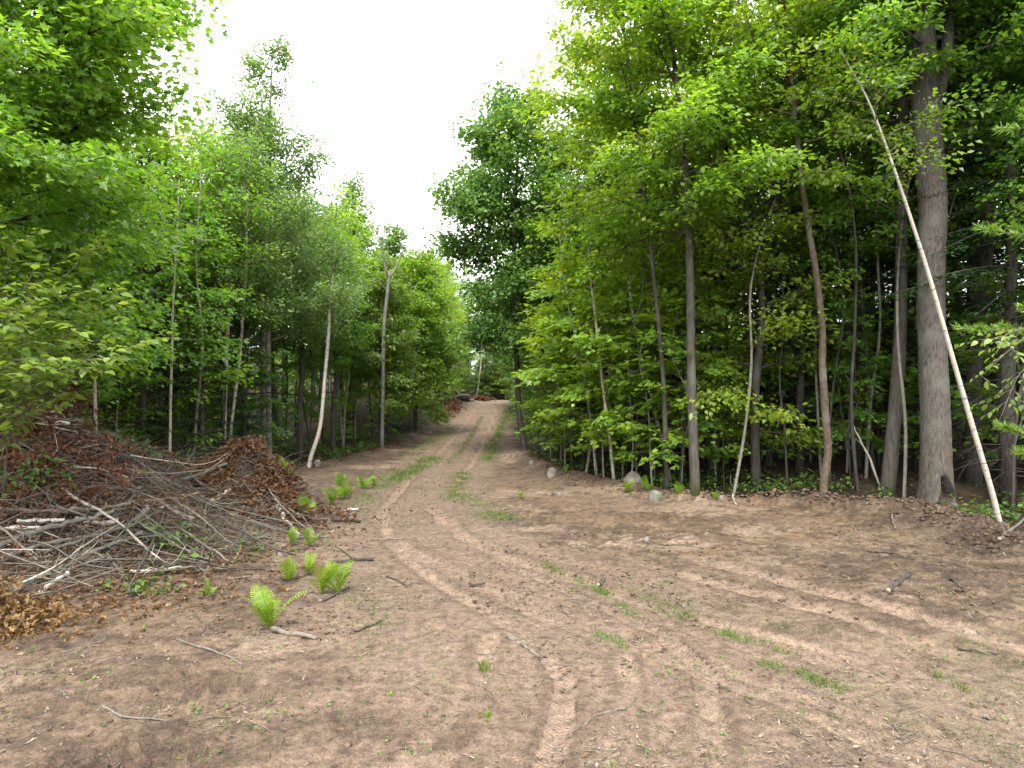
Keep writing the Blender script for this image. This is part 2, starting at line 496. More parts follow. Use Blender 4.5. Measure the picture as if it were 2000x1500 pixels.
M['dead_leaf'] = leaf_mat('dead leaf', (0.043, 0.022, 0.013), (0.144, 0.072, 0.035), (1.5, 1.2, 0.8), 0.22, rough=0.7, spec=0.2, var=0.12, third=(0.245, 0.166, 0.101))
M['rust_leaf'] = leaf_mat('rust brown leaf', (0.043, 0.017, 0.009), (0.122, 0.050, 0.020), (1.6, 1.2, 0.7), 0.25, rough=0.6, spec=0.3, var=0.1)
M['gold_leaf'] = leaf_mat('golden dead leaf', (0.061, 0.031, 0.012), (0.184, 0.101, 0.034), (1.6, 1.3, 0.7), 0.25, rough=0.6, var=0.1)
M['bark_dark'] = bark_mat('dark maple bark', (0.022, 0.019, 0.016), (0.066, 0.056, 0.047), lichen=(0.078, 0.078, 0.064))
M['bark_grey'] = bark_mat('grey bark', (0.036, 0.031, 0.026), (0.088, 0.078, 0.065), lichen=(0.099, 0.099, 0.082), moss=(0.025, 0.030, 0.008))
M['bark_big'] = bark_mat('furrowed grey bark', (0.033, 0.028, 0.024), (0.119, 0.104, 0.088), scale=(16, 16, 3.2), bump=1.0, lichen=(0.111, 0.112, 0.095))
M['bark_brown'] = bark_mat('patchy brown bark', (0.043, 0.030, 0.021), (0.116, 0.086, 0.062), scale=(8, 8, 5), bump=0.5, lichen=(0.163, 0.150, 0.128))
M['bark_pole'] = bark_mat('pale pole bark', (0.103, 0.090, 0.072), (0.217, 0.200, 0.162), scale=(7, 7, 4), bump=0.3, lichen=(0.181, 0.186, 0.144))
M['birch'] = birch_mat('birch bark', amount=.565)
M['birch_tan'] = birch_mat('tan birch bark', (0.274, 0.244, 0.202), (0.054, 0.039, 0.030), (0.179, 0.131, 0.090), 0.57)
M['dead_wood'] = bark_mat('weathered dead wood', (0.098, 0.088, 0.076), (0.206, 0.191, 0.169), bump=0.3)
M['stick'] = bark_mat('dry stick bark', (0.059, 0.047, 0.036), (0.152, 0.130, 0.105), scale=(6, 6, 6), bump=0.3)
M['stick_grey'] = bark_mat('grey branch bark', (0.061, 0.056, 0.048), (0.135, 0.126, 0.111), scale=(6, 6, 6), bump=0.3, lichen=(0.090, 0.094, 0.065))
M['stick_dark'] = bark_mat('dark damp bark', (0.022, 0.017, 0.014), (0.072, 0.058, 0.047), scale=(8, 8, 8), bump=0.5)
M['split_wood'] = plain_mat('fresh split wood', (0.151, 0.092, 0.042), (0.252, 0.174, 0.092), 9.0)
M['cut_wood'] = plain_mat('cut end wood', (0.230, 0.174, 0.111), (0.312, 0.252, 0.174), 9.0)
M['rotten'] = plain_mat('rotten heartwood', (0.022, 0.017, 0.013), (0.075, 0.055, 0.042), 14.0, bump=0.8)
M['rock'] = plain_mat('granite', (0.088, 0.072, 0.062), (0.178, 0.159, 0.140), 5.0, bump=0.5)
M['rock_moss'] = plain_mat('mossy granite', (0.054, 0.057, 0.031), (0.167, 0.159, 0.140), 3.0, bump=0.5)
M['pebble'] = plain_mat('pebble', (0.059, 0.048, 0.043), (0.176, 0.158, 0.139), attr='rnd')
M['clod'] = plain_mat('soil clod', (0.033, 0.022, 0.016), (0.112, 0.078, 0.053), attr='rnd')
M['chip'] = plain_mat('wood chip', (0.049, 0.035, 0.024), (0.194, 0.156, 0.116), attr='rnd')

def soil_mat():
    m, nt, out = new_mat('bare soil')
    tc = N(nt, 'ShaderNodeTexCoord')
    at = N(nt, 'ShaderNodeAttribute', attribute_name='soil')
    n1 = noise(nt, tc.outputs['Object'], 9.0, 6, 0.68)
    n2 = noise(nt, tc.outputs['Object'], 48.0, 4, 0.7)
    n3 = noise(nt, tc.outputs['Object'], 1.7, 4, 0.6)
    vor = N(nt, 'ShaderNodeTexVoronoi'); vor.inputs['Scale'].default_value = 34.0
    nt.links.new(tc.outputs['Object'], vor.inputs['Vector'])
    c = mixc(nt, 1.0, at.outputs['Color'], ramp(nt, n1, [(0.32, 0.50), (0.52, 1.0), (0.70, 1.35)]), 'MULTIPLY')
    c = mixc(nt, 1.0, c, ramp(nt, n2, [(0.32, 0.52), (0.54, 1.0), (0.72, 1.32)]), 'MULTIPLY')
    c = mixc(nt, 0.8, c, ramp(nt, n3, [(0.30, (0.82, 0.81, 0.80)), (0.55, (1.0, 1.0, 1.0)), (0.75, (1.14, 1.10, 1.05))]), 'MULTIPLY')
    # scattered pale grit
    c = mixc(nt, ramp(nt, vor.outputs['Distance'], [(0.05, 0.5), (0.14, 0.0)]), c, (0.24, 0.21, 0.18))
    p = N(nt, 'ShaderNodeBsdfPrincipled')
    p.inputs['Roughness'].default_value = 0.93
    p.inputs['Specular IOR Level'].default_value = 0.15
    nt.links.new(c, p.inputs['Base Color'])
    # tyre tread pressed into the soft ruts
    rs = N(nt, 'ShaderNodeAttribute', attribute_name='rut_s'); rd = N(nt, 'ShaderNodeAttribute', attribute_name='rut_d'); rw = N(nt, 'ShaderNodeAttribute', attribute_name='rut_w')
    ab = N(nt, 'ShaderNodeMath', operation='ABSOLUTE'); nt.links.new(rd.outputs['Fac'], ab.inputs[0])
    ma = N(nt, 'ShaderNodeMath', operation='MULTIPLY_ADD'); ma.inputs[1].default_value = 0.7
    nt.links.new(ab.outputs[0], ma.inputs[0]); nt.links.new(rs.outputs['Fac'], ma.inputs[2])
    fr = N(nt, 'ShaderNodeMath', operation='MULTIPLY'); fr.inputs[1].default_value = 2 * math.pi / 0.05
    nt.links.new(ma.outputs[0], fr.inputs[0])
    sn = N(nt, 'ShaderNodeMath', operation='SINE'); nt.links.new(fr.outputs[0], sn.inputs[0])
    tr = N(nt, 'ShaderNodeMath', operation='MULTIPLY'); nt.links.new(sn.outputs[0], tr.inputs[0]); nt.links.new(rw.outputs['Fac'], tr.inputs[1])
    hsum = N(nt, 'ShaderNodeMath', operation='MULTIPLY_ADD'); hsum.inputs[1].default_value = 0.35
    nt.links.new(n2, hsum.inputs[0]); nt.links.new(n1, hsum.inputs[2])
    h2 = N(nt, 'ShaderNodeMath', operation='MULTIPLY_ADD'); h2.inputs[1].default_value = 0.10
    nt.links.new(tr.outputs[0], h2.inputs[0]); nt.links.new(hsum.outputs[0], h2.inputs[2])
    b = N(nt, 'ShaderNodeBump'); b.inputs['Strength'].default_value = 1.0; b.inputs['Distance'].default_value = 0.05
    nt.links.new(h2.outputs[0], b.inputs['Height']); nt.links.new(b.outputs[0], p.inputs['Normal'])
    nt.links.new(p.outputs[0], out.inputs[0])
    return m
M['soil'] = soil_mat()

# ------------------------------------------------------------------ the land
def build_ground():
    s1 = 3.6 * np.exp(np.arange(0, math.log(15.5 / 3.6), 0.0034))
    s2 = 15.5 * np.exp(np.arange(0.0, math.log(165 / 15.5), 0.0095))
    ys = np.concatenate([s1, s2, [220, 320, 480, 700]]) - 2.5
    t = np.concatenate([[-6, -3.5, -2.2, -1.5], np.linspace(-1.12, 1.12, 540), [1.5, 2.2, 3.5, 6]])
    X = t[None, :] * (ys[:, None] + 2.5); Y = np.broadcast_to(ys[:, None], X.shape)
    x = X.ravel(); y = Y.ravel()
    le = left_edge(y); re = right_edge(y)
    clear = sstep(-0.3, 0.5, x - le + (fbm(x * .8, y * .8, 3, 3) - .5) * 1.0) * sstep(-0.3, 0.5, re - x + (fbm(x * .8, y * .8, 4, 3) - .5) * 1.0) * (1 - sstep(75.5, 78, y))
    near = 1 - sstep(14, 34, y)
    dr = np.abs(x - road_x(y))
    wide = 1 + 1.15 * (1 - sstep(6.5, 14, y))
    road = 1 - sstep(1.25, 2.2, dr / wide + (fbm(x * .7, y * .7, 8, 3) - .5) * .7)
    z = base_h(x, y) + 0.80 * pile_h(x, y)
    # churned soil: clods and scrapes, calmer on the wheel track
    patch = sstep(0.42, 0.64, fbm(x * 0.55 + 3, y * 0.55, 21, 3))
    clod = fbm(x * 6.5, y * 6.5, 31, 4, 0.6) - 0.5
    fine = fbm(x * 19, y * 19, 41, 3, 0.6) - 0.5
    amp = (0.030 + 0.075 * patch) * (1 - 0.80 * road)
    z = z + amp * clod * (0.35 + .65 * near) + 0.020 * fine * near * (1 - .5 * road) + 0.06 * (fbm(x * 1.1, y * 1.1, 51, 3) - .5)
    streak = fbm(x * 0.5 + y * 0.25, y * 3.0 - x * 1.5, 61, 3)             # blade scrapes across the clearing
    z = z + 0.035 * (streak - .5) * clear * (1 - road)
    heap = np.zeros_like(x)
    for hu, hv, hr, hh in HEAPS:
        hy = CAM_H * F_PX / (hv - 750.0); hx = (hu - 1000.0) / F_PX * hy
        g = np.exp(-((x - hx) / (hr * 1.5)) ** 2 - ((y - hy) / hr) ** 2)
        z = z + hh * 1.5 * g * np.maximum(fbm(x * 8, y * 8, 33, 4, .65) - .3, 0) * 1.6; heap = np.maximum(heap, g)
    rut_s = np.zeros_like(x); rut_d = np.zeros_like(x); rut_w = np.zeros_like(x); rutm = np.zeros_like(x); ridge = np.zeros_like(x)
    for i, (pts, w, dep) in enumerate(RUTS):
        d, s, dd = poly_dist(x, y, pts, True)
        d = d + 0.05 * (fbm(x * 2.5, y * 2.5, 70 + i, 2) - .5)
        inside = 1 - sstep(w * 0.6, w * 1.15, d)
        rim = np.exp(-((d - w * 1.45) / (w * .38)) ** 2)
        broken = 0.35 + 0.65 * sstep(.35, .6, fbm(s * .6, x * 0 + i, 80, 2))
        z = z - dep * inside * broken + dep * 0.55 * rim * broken
        rutm = np.maximum(rutm, inside * broken); ridge = np.maximum(ridge, rim * broken)
        if i in (0, 1, 4, 5):
            ww = inside * sstep(.42, .62, fbm(s * .5 + 9 * i, x * 0, 90, 2)) * (1 - sstep(9, 15, y))
            m = ww > rut_w
            rut_s = np.where(m, s, rut_s); rut_d = np.where(m, dd, rut_d); rut_w = np.where(m, ww, rut_w)
    # colour of the soil itself
    tan = np.array([0.120, 0.084, 0.057]); pink = np.array([0.152, 0.108, 0.079]); dark = np.array([0.058, 0.040, 0.028])
    pale = np.array([0.205, 0.150, 0.106]); humus = np.array([0.030, 0.023, 0.015]); orange = np.array([0.142, 0.094, 0.058])
    c = np.broadcast_to(tan, (len(x), 3)).copy()
    def mix(c, col, f):
        f = np.clip(f, 0, 1)[:, None]
        return c * (1 - f) + col * f
    c = mix(c, orange, .75 * sstep(.48, .7, fbm(x * .33, y * .33 + 5, 101, 3)))
    c = mix(c, pale, .9 * sstep(.54, .70, fbm(x * .45 + 7, y * .9, 102, 4)) * (1 - .5 * road))
    c = mix(c, pale * .85, .5 * sstep(.5, .62, streak) * clear * (1 - road) * sstep(1, 3, x))
    c = mix(c, pink, .88 * road)
    c = mix(c, pink * 1.2, .6 * road * sstep(16, 34, y))
    c = mix(c, dark, .80 * sstep(.50, .64, fbm(x * 3.2, y * 4.4, 103, 5, .75)) * (1 - .7 * road))
    c = mix(c, dark, .8 * patch * sstep(.45, .58, fbm(x * 5.5, y * 6.5, 104, 4, .7)) * (1 - .75 * road))
    c = mix(c, dark * .9, .45 * sstep(.3, .62, heap * (.1 + 1.6 * fbm(x * 7, y * 8, 34, 4, .7))))
    c = mix(c, pink * 1.36, .8 * rutm)
    c = mix(c, dark * 1.25, .45 * ridge * (1 - rutm))
    c = mix(c, dark, .6 * sstep(6.5, 10, x) * sstep(3, 8, y) * sstep(.35, .6, fbm(x * .5, y * .5, 105, 3)))
    bark = sstep(.12, .5, pile_h(x, y))
    c = mix(c, humus * 1.3, .8 * bark)
    green = np.zeros_like(x)
    for pts, w, dens in GRASS:
        green = np.maximum(green, np.exp(-(poly_dist(x, y, pts) / (w * 1.3)) ** 2) * min(1, dens / 420))
    c = mix(c, np.array([.075, .085, .035]), .4 * green)
    c = mix(c, humus, 1 - clear)
    c = mix(c, np.array([.065, .05, .028]), (1 - clear) * sstep(.5, .7, fbm(x * 1.3, y * 1.3, 106, 3)) * .6)
    R, Cn = X.shape
    V = np.stack([x, y, z], 1)
    i = np.arange(R - 1)[:, None] * Cn + np.arange(Cn - 1)[None]
    Fq = np.stack([i, i + 1, i + Cn + 1, i + Cn], -1).reshape(-1, 4)
    is_road = (road.ravel()[Fq].mean(1) > 0.5) & (y[Fq[:, 0]] < 75)
    for nm, sel in (('ground', ~is_road), ('dirt_road', is_road)):
        F = Fq[sel]
        used, inv = np.unique(F.ravel(), return_inverse=True)
        me = make_mesh(nm, V[used], inv.reshape(-1, 4), True,
                       {'rut_s': rut_s[used], 'rut_d': rut_d[used], 'rut_w': rut_w[used]}, {'soil': c[used]})
        tag(obj(nm, me, M['soil']), kind='structure')
build_ground()
me = make_mesh('terrain', [(-900, -900, -.9), (900, -900, -.9), (900, 900, -.9), (-900, 900, -.9)], np.array([[0, 1, 2, 3]]), False,
               None, {'soil': np.tile([[.04, .033, .02]], (4, 1))})
tag(obj('terrain', me, M['soil']), kind='structure')

# ------------------------------------------------------------------ trees
def unit(v):
    return v / (np.linalg.norm(v) + 1e-9)

def grow(seed, trunk, radii, crown0, reach, leaf, size, n_prim=34, elev=(70, 5), bend=-.25, sec=7, spray_r=.42, per=16, gap=.34,
         flatness=.16, tilt=.45, prim_top=1.0, droop=.25, jitter=.35, trunk_sides=8, sector=None, fork=None, limb_r=.34, hole=0.0, keep=1.0):
    """trunk: points base to top; reach(t): branch length, t 0 at crown base to 1 at top"""
    rng = np.random.default_rng(seed)
    P = smooth_line(trunk, max(14, 4 * len(trunk)) if trunk_sides < 30 else 150)
    seg = np.concatenate([[0], np.cumsum(np.linalg.norm(np.diff(P, axis=0), axis=1))])
    R = np.interp(seg / seg[-1], np.linspace(0, 1, len(radii)), radii)
    bole = Wood(); limbs = Wood()
    bole.tube(P, R, trunk_sides, .05, rng)
    stems = [(P, seg, R)]
    for f in (fork or []):
        Pf = smooth_line(f[0], 12); Rf = np.interp(np.linspace(0, 1, 12), np.linspace(0, 1, len(f[1])), f[1])
        bole.tube(Pf, Rf, trunk_sides, .04, rng)
        stems.append((Pf, np.concatenate([[0], np.cumsum(np.linalg.norm(np.diff(Pf, axis=0), axis=1))]), Rf))
    centers = []; outs = []
    az = rng.random() * 6.28
    for k in range(n_prim):
        az += 2.399 + rng.normal() * .25
        if sector is not None and rng.random() < sector[2]:
            a = sector[0] + (rng.random() - .5) * sector[1]
        else:
            a = az
        t = (k + rng.random()) / n_prim * prim_top
        Ps, sg, Rs = stems[0] if len(stems) == 1 or rng.random() < .6 else stems[rng.integers(1, len(stems))]
        if Ps is not stems[0][0]:
            s = sg[-1] * (.15 + .85 * t)
        else:
            s = sg[-1] * (crown0 + (1 - crown0) * t)
        o = np.array([np.interp(s, sg, Ps[:, i]) for i in range(3)])
        rb = np.interp(s, sg, Rs)
        L = reach(t) * (.72 + .42 * rng.random())
        if L < .12:
            continue
        e = math.radians(elev[0] * t + elev[1] * (1 - t)) + rng.normal() * .15
        e = min(e, 1.45)
        n = 6
        d = np.array([math.cos(a) * math.cos(e), math.sin(a) * math.cos(e), math.sin(e)])
        pts = [o]
        for i in range(n - 1):
            d = unit(d + np.array([rng.normal() * .10, rng.normal() * .10, bend / n + rng.normal() * .05]))
            pts.append(pts[-1] + d * L / (n - 1))
        pts = np.array(pts)
        r0 = max(.005, min(rb * .55, .009 * L + limb_r * rb * .5))
        limbs.tube(pts, np.linspace(r0, .004, n), 5 if r0 > .03 else 4)
        ns = max(2, int(sec * L / 1.6 + .5))
        for j in range(ns):
            tt = .22 + .78 * (j + rng.random()) / ns
            q = np.array([np.interp(tt * (n - 1), np.arange(n), pts[:, i]) for i in range(3)])
            dd = unit(pts[min(n - 1, int(tt * (n - 1)) + 1)] - pts[int(min(n - 2, tt * (n - 1)))])
            side = unit(np.cross(dd, [0, 0, 1.0]) + 1e-4) * (1 if j % 2 else -1)
            sd = unit(dd * (.45 + .5 * rng.random()) + side * (.55 + .4 * rng.random()) + np.array([0, 0, rng.normal() * .25 + .05]))
            sl = L * (.16 + .34 * (1 - tt)) * (.7 + .6 * rng.random()) + .12
            e1 = q + sd * sl * .5; e2 = e1 + unit(sd + [0, 0, -.15]) * sl * .5
            if sl > .3:
                limbs.tube(np.array([q, e1, e2]), [r0 * .35 * (1 - tt * .5) + .003, .004, .002], 3)
            m = max(1, int(sl / gap + .6))
            for c in range(m):
                f = (c + rng.random()) / m
                centers.append(q + (e1 - q) * min(1, 2 * f) + (e2 - e1) * max(0, 2 * f - 1)); outs.append(unit(sd + .4 * dd))
        centers.append(pts[-1]); outs.append(d)
        centers.append(pts[-2]); outs.append(d)
        centers.append(.5 * (pts[-3] + pts[-2])); outs.append(d)
    C = np.array(centers); O = np.array(outs)
    if keep < 1:
        k = rng.random(len(C)) < keep; C = C[k]; O = O[k]
    if hole > 0:
        k = fbm(C[:, 0] * .9 + seed, C[:, 2] * .9 + C[:, 1] * .5, seed, 2) > hole; C = C[k]; O = O[k]
    nl = np.maximum(3, (1.45 * per * (.6 + .8 * rng.random(len(C)))).astype(int))
    idx = np.repeat(np.arange(len(C)), nl); n = len(idx)
    # each spray is a flattened disc tipped a little outwards
    SN = np.stack([rng.normal(size=len(C)) * .28, rng.normal(size=len(C)) * .28, np.ones(len(C))], 1) + .22 * O
    SN /= np.linalg.norm(SN, axis=1)[:, None]
    A = np.cross(SN, O + 1e-3); A /= np.linalg.norm(A, axis=1)[:, None]; B = np.cross(A, SN)
    sr = spray_r * (.65 + .7 * rng.random(len(C)))
    rad = np.sqrt(rng.random(n)); th = rng.random(n) * 6.283
    ca, sa = np.cos(th) * rad, np.sin(th) * rad
    pos = C[idx] + sr[idx, None] * (ca[:, None] * A[idx] * .8 + sa[:, None] * B[idx] + rng.normal(size=n)[:, None] * flatness * SN[idx])
    pos[:, 2] -= .25 * sr[idx] * rad ** 2
    dirs = ca[:, None] * A[idx] + sa[:, None] * B[idx] + O[idx] * .5 + rng.normal(size=(n, 3)) * jitter
    dirs[:, 2] -= droop
    nrm = SN[idx] + rng.normal(size=(n, 3)) * tilt
    sz = size * (.5 + .85 * rng.random(n))
    spray_tone = rng.random(len(C)) ** 1.3 * .62
    rnd = np.clip(spray_tone[idx] + rng.random(n) * .42, 0, 1)
    return bole.mesh('trunk'), limbs.mesh('branches'), leaf_mesh('crown', pos, dirs, nrm, sz, leaf, rnd), n

def conifer(seed, h, r0, rmax, crown0, size, whorls=26, per_whorl=6, droop=.18, dens=1.0, leaf='frond', lower_dead=0):
    rng = np.random.default_rng(seed)
    bole = Wood(); limbs = Wood()
    P = np.array([[rng.normal() * .02 * i, rng.normal() * .02 * i, h * i / 7] for i in range(8)]); P[0, :2] = 0
    bole.tube(P, np.linspace(r0, .01, 8), 8, .04, rng)
    pos = []; dirs = []; nr = []
    for w in range(whorls):
        t = (w + .5 * rng.random()) / whorls
        z = h * (crown0 + (1 - crown0) * t)
        for b in range(per_whorl):
            a = rng.random() * 6.283
            L = rmax * (1 - t) ** .8 * (.65 + .5 * rng.random()) + .12
            n = 5
            e = math.radians(-6 + 40 * t) + rng.normal() * .1
            d = np.array([math.cos(a) * math.cos(e), math.sin(a) * math.cos(e), math.sin(e)])
            o = np.array([np.interp(z, P[:, 2], P[:, 0]), np.interp(z, P[:, 2], P[:, 1]), z])
            pts = [o]
            for i in range(n - 1):
                d = unit(d + np.array([0, 0, -droop / n + .03 * i]))
                pts.append(pts[-1] + d * L / (n - 1))
            pts = np.array(pts)
            limbs.tube(pts, np.linspace(.012 + .006 * L, .003, n), 4)
            m = max(2, int(L / .13 * dens))
            for j in range(m):
                tt = .12 + .88 * (j + rng.random()) / m
                q = np.array([np.interp(tt * (n - 1), np.arange(n), pts[:, i]) for i in range(3)])
                sl = L * .38 * (1.05 - tt) + .12
                for sgn in (-1, 1):
                    side = unit(np.cross(d, [0, 0, 1.0])) * sgn
                    sd = unit(side + d * .7 + [0, 0, -.15 + rng.normal() * .1])
                    k = max(2, int(sl / .075))
                    f = (np.arange(k) + rng.random(k)) / k
                    pp = q + sd[None] * (f * sl)[:, None]
                    pp[:, 2] -= .12 * f ** 2 * sl
                    pos.append(pp)
                    fan = sd[None] + np.cross(sd, [0, 0, 1.0])[None] * np.where(np.arange(k) % 2, 1, -1)[:, None] * .7
                    dirs.append(fan + rng.normal(size=(k, 3)) * .15); nr.append(np.tile([[0, 0, 1.0]], (k, 1)) + rng.normal(size=(k, 3)) * .3)
    for i in range(lower_dead):
        z = h * crown0 * (.15 + .85 * rng.random()); a = rng.random() * 6.283; L = .5 + 1.1 * rng.random()
        d = np.array([math.cos(a), math.sin(a), .05 + rng.normal() * .15]); pts = [np.array([0, 0, z])]
        for _ in range(5):
            d = unit(d + rng.normal(size=3) * .12 + [0, 0, -.05]); pts.append(pts[-1] + d * L / 5)
        limbs.tube(np.array(pts), np.linspace(.009, .002, 6), 3)
        for _ in range(2):
            q = pts[rng.integers(2, 5)]; dd = unit(d + rng.normal(size=3) * .6)
            limbs.tube(np.array([q, q + dd * .2, q + dd * .4 + [0, 0, -.05]]), [.004, .003, .0015], 3)
    pos = np.concatenate(pos); dirs = np.concatenate(dirs); nr = np.concatenate(nr); n = len(pos)
    return bole.mesh('trunk'), limbs.mesh('branches'), leaf_mesh('crown', pos, dirs, nr, size * (.7 + .6 * rng.random(n)), leaf, rng.random(n)), n

def plant_tree(name, meshes, mats, loc, label, cat, group=None, rz=0.0, scale=(1, 1, 1)):
    e = empty(name, loc, label, cat, group)
    e.rotation_euler = (0, 0, rz)
    e.scale = scale
    obj('trunk', meshes[0], mats[0], e)
    obj('branches', meshes[1], mats[2] if len(mats) > 2 else (M['stick'] if mats[0].name.find('birch') >= 0 else mats[0]), e)
    obj('crown', meshes[2], mats[1], e)
    return e

def reach_oval(r, top=.12):
    return lambda t: r * (top + (1 - top) * math.sin(math.pi * min(1, .25 + .75 * t)) ** .8)
def reach_cone(r):
    return lambda t: r * (1 - .9 * t) + .15
def reach_full(r):
    return lambda t: r * (.55 + .45 * math.sin(math.pi * (.1 + .8 * t))) * (1 - .55 * t ** 3)

stats = {}
def proto_line(h, seed, wob=.25):
    rng = np.random.default_rng(seed)
    return [(0, 0, -.25)] + [(rng.normal() * wob * i / 5, rng.normal() * wob * i / 5, h * i / 5) for i in range(1, 6)]

PROTO = {}
# woodland maples with a clear bole, 15 m
for i, sd in enumerate((1, 2, 3)):
    PROTO['maple%d' % i] = grow(sd, proto_line(15, sd), [.17, .14, .11, .06, .015], .36, reach_oval(3.0), 'diamond', .135, n_prim=30, elev=(68, 18),
                                sec=7, per=13, gap=.36, spray_r=.46)
# edge maples clothed low down, 11 m
for i, sd in enumerate((4, 5)):
    PROTO['edge%d' % i] = grow(sd, proto_line(11, sd), [.12, .10, .07, .04, .01], .12, reach_full(2.5), 'diamond', .13, n_prim=34, elev=(70, 8),
                               sec=7, per=13, gap=.36, spray_r=.45)
for i, sd in enumerate((6, 7)):
    PROTO['aspen%d' % i] = grow(sd, proto_line(14, sd, .18), [.10, .085, .06, .035, .01], .38, reach_cone(1.9), 'diamond', .085, n_prim=36, elev=(72, 30),
                                sec=8, per=18, gap=.30, spray_r=.36, flatness=.5, tilt=.9, jitter=.8, droop=.5)
PROTO['oak0'] = grow(8, proto_line(14, 8), [.16, .13, .10, .06, .02], .22, reach_full(3.1), 'diamond', .15, n_prim=30, elev=(65, 5), sec=7, per=16, gap=.40,
                     spray_r=.40, flatness=.55, tilt=.8, hole=.40)
for i, sd in enumerate((9, 10)):
    PROTO['fir%d' % i] = conifer(sd, 12, .13, 2.0, .06 if i else .12, .12)
PROTO['hemlock0'] = conifer(12, 14, .15, 2.4, .30, .11, whorls=24, droop=.5, lower_dead=90)
for i, sd in enumerate((13, 14, 15)):
    PROTO['sapling%d' % i] = grow(sd, proto_line(4.6 + i, sd, .22), [.028, .022, .016, .008], .22, reach_full(1.15), 'maple', .125, n_prim=20, elev=(55, 5),
                                  sec=6, per=9, gap=.34, spray_r=.34, flatness=.06, tilt=.28, jitter=.25, trunk_sides=6)
PROTO['pole0'] = grow(16, proto_line(9, 16, .3), [.04, .035, .025, .01], .60, reach_oval(1.0), 'diamond', .12, n_prim=14, elev=(60, 20), sec=5, per=10, gap=.36, spray_r=.38, trunk_sides=6)

SKY_U = [0, 330, 350, 400, 430, 480, 530, 570, 600, 650, 665, 690, 740, 770, 830, 860, 880, 900, 940, 1000, 1080, 1100, 1120, 1150, 2000]
SKY_V = [-900, -900, 250, 240, 190, 130, 80, 170, 240, 310, 400, 350, 420, 450, 505, 500, 480, 380, 290, 205, 200, 100, -300, -900, -900]
def sky_limit(x, y, r):
    us = 1000 + (x + np.linspace(-r, r, 9)) / y * F_PX
    v = np.interp(us, SKY_U, SKY_V).max()
    return CAM_H + (750 - v) / F_PX * y

# ---- hero trees, each grown on the line its trunk takes in the photograph
def line3(pts, y, lean=0.0):
    out = []
    for i, (u, v) in enumerate(pts):
        out.append(at_depth(u, v, y + lean * i / max(1, len(pts) - 1)))
    return np.array(out)

def hero(name, label, cat, mats, seed, pts, y, rpx, group=None, fork=None, **kw):
    W = line3(pts, y)
    b = W[0].copy()
    b[2] = gz(b[0], b[1])
    W[0][2] = min(W[0][2], b[2] - .15)
    W = W - b
    rad = [r * .77 * y / F_PX for r in rpx]
    fk = None
    if fk is None and fork:
        fk = [((line3(f[0], y) - b), [r * y / F_PX for r in f[1]]) for f in fork]
    ms = grow(seed, W, rad, fork=fk, **kw)
    stats[name + str(seed)] = ms[3]
    return plant_tree(name, ms, mats, b, label, cat, group)

RT = 'trees along the right edge of the clearing'
LT = 'trees behind the brush pile'
mB = (M['bark_grey'], M['maple'])
big = hero('maple_tree', 'massive furrowed grey trunk with a hollow at its foot and a forked top', 'tree', (M['bark_big'], M['maple']), 101,
     [(1832, 1003), (1829, 960), (1826, 800), (1818, 600), (1822, 400), (1820, 370), (1808, 200), (1806, 60), (1812, -200), (1815, -420), (1815, -560)], 15.1,
     [38, 34, 32, 31, 32, 33, 24, 22, 16, 10, 3], RT,
     fork=[([(1826, 200), (1842, 150), (1852, 60), (1853, -60), (1870, -300)], [12, 11, 10, 8, 2])],
     crown0=.56, reach=reach_oval(3.6), leaf='diamond', size=.14, n_prim=40, elev=(65, 5), sec=7, per=13, spray_r=.48, trunk_sides=44)
hero('birch_tree', 'slim white birch leaning left across the massive grey trunk', 'tree', (M['birch'], M['maple']), 102,
     [(1955, 1035), (1937, 960), (1900, 835), (1855, 680), (1815, 540), (1770, 400), (1725, 270), (1695, 195), (1668, 145), (1640, 95)], 13.5,
     [7.4, 6.6, 6.2, 5.8, 5.4, 4.8, 4, 3.2, 2.2, 1], RT, crown0=.70, reach=reach_oval(1.3), leaf='diamond', size=.11, n_prim=16, sec=6, per=11)
hero('maple_tree', 'straight mossy footed grey trunk just left of the massive hollow trunk', 'tree', mB, 103,
     [(1732, 985), (1736, 930), (1748, 800), (1758, 650), (1762, 400), (1766, 200), (1768, 0), (1765, -250), (1770, -450)], 16.4,
     [19, 17, 15, 14, 13, 11, 9, 6, 2], RT, crown0=.52, reach=reach_oval(3.2), leaf='diamond', size=.135, n_prim=34, elev=(65, 0), sec=7, per=13)
hero('maple_tree', 'crooked tan patched trunk standing free at the clearing edge', 'tree', (M['bark_brown'], M['maple_bright']), 104,
     [(1607, 990), (1609, 940), (1617, 880), (1612, 810), (1606, 700), (1606, 640), (1592, 520), (1575, 420), (1560, 300), (1545, 150), (1530, 0), (1525, -120)], 16.1,
     [11, 10, 10, 9, 8, 8, 7, 6.5, 6, 5, 4, 1], RT, crown0=.58, reach=reach_oval(2.5), leaf='diamond', size=.13, n_prim=28, elev=(60, 0), sec=7, per=13)
hero('maple_tree', 'straight grey maple trunk with pale bands beside the mossy boulder', 'tree', (M['bark_grey'], M['maple_bright']), 105,
     [(1358, 978), (1357, 930), (1354, 850), (1350, 700), (1348, 550), (1343, 420), (1335, 300), (1320, 150), (1305, 0), (1300, -160)], 16.8,
     [14, 12, 11, 10, 9.5, 9, 7, 6, 4, 1], RT, crown0=.45, reach=reach_oval(3.0), leaf='diamond', size=.135, n_prim=38, elev=(62, 5), sec=8, per=14)
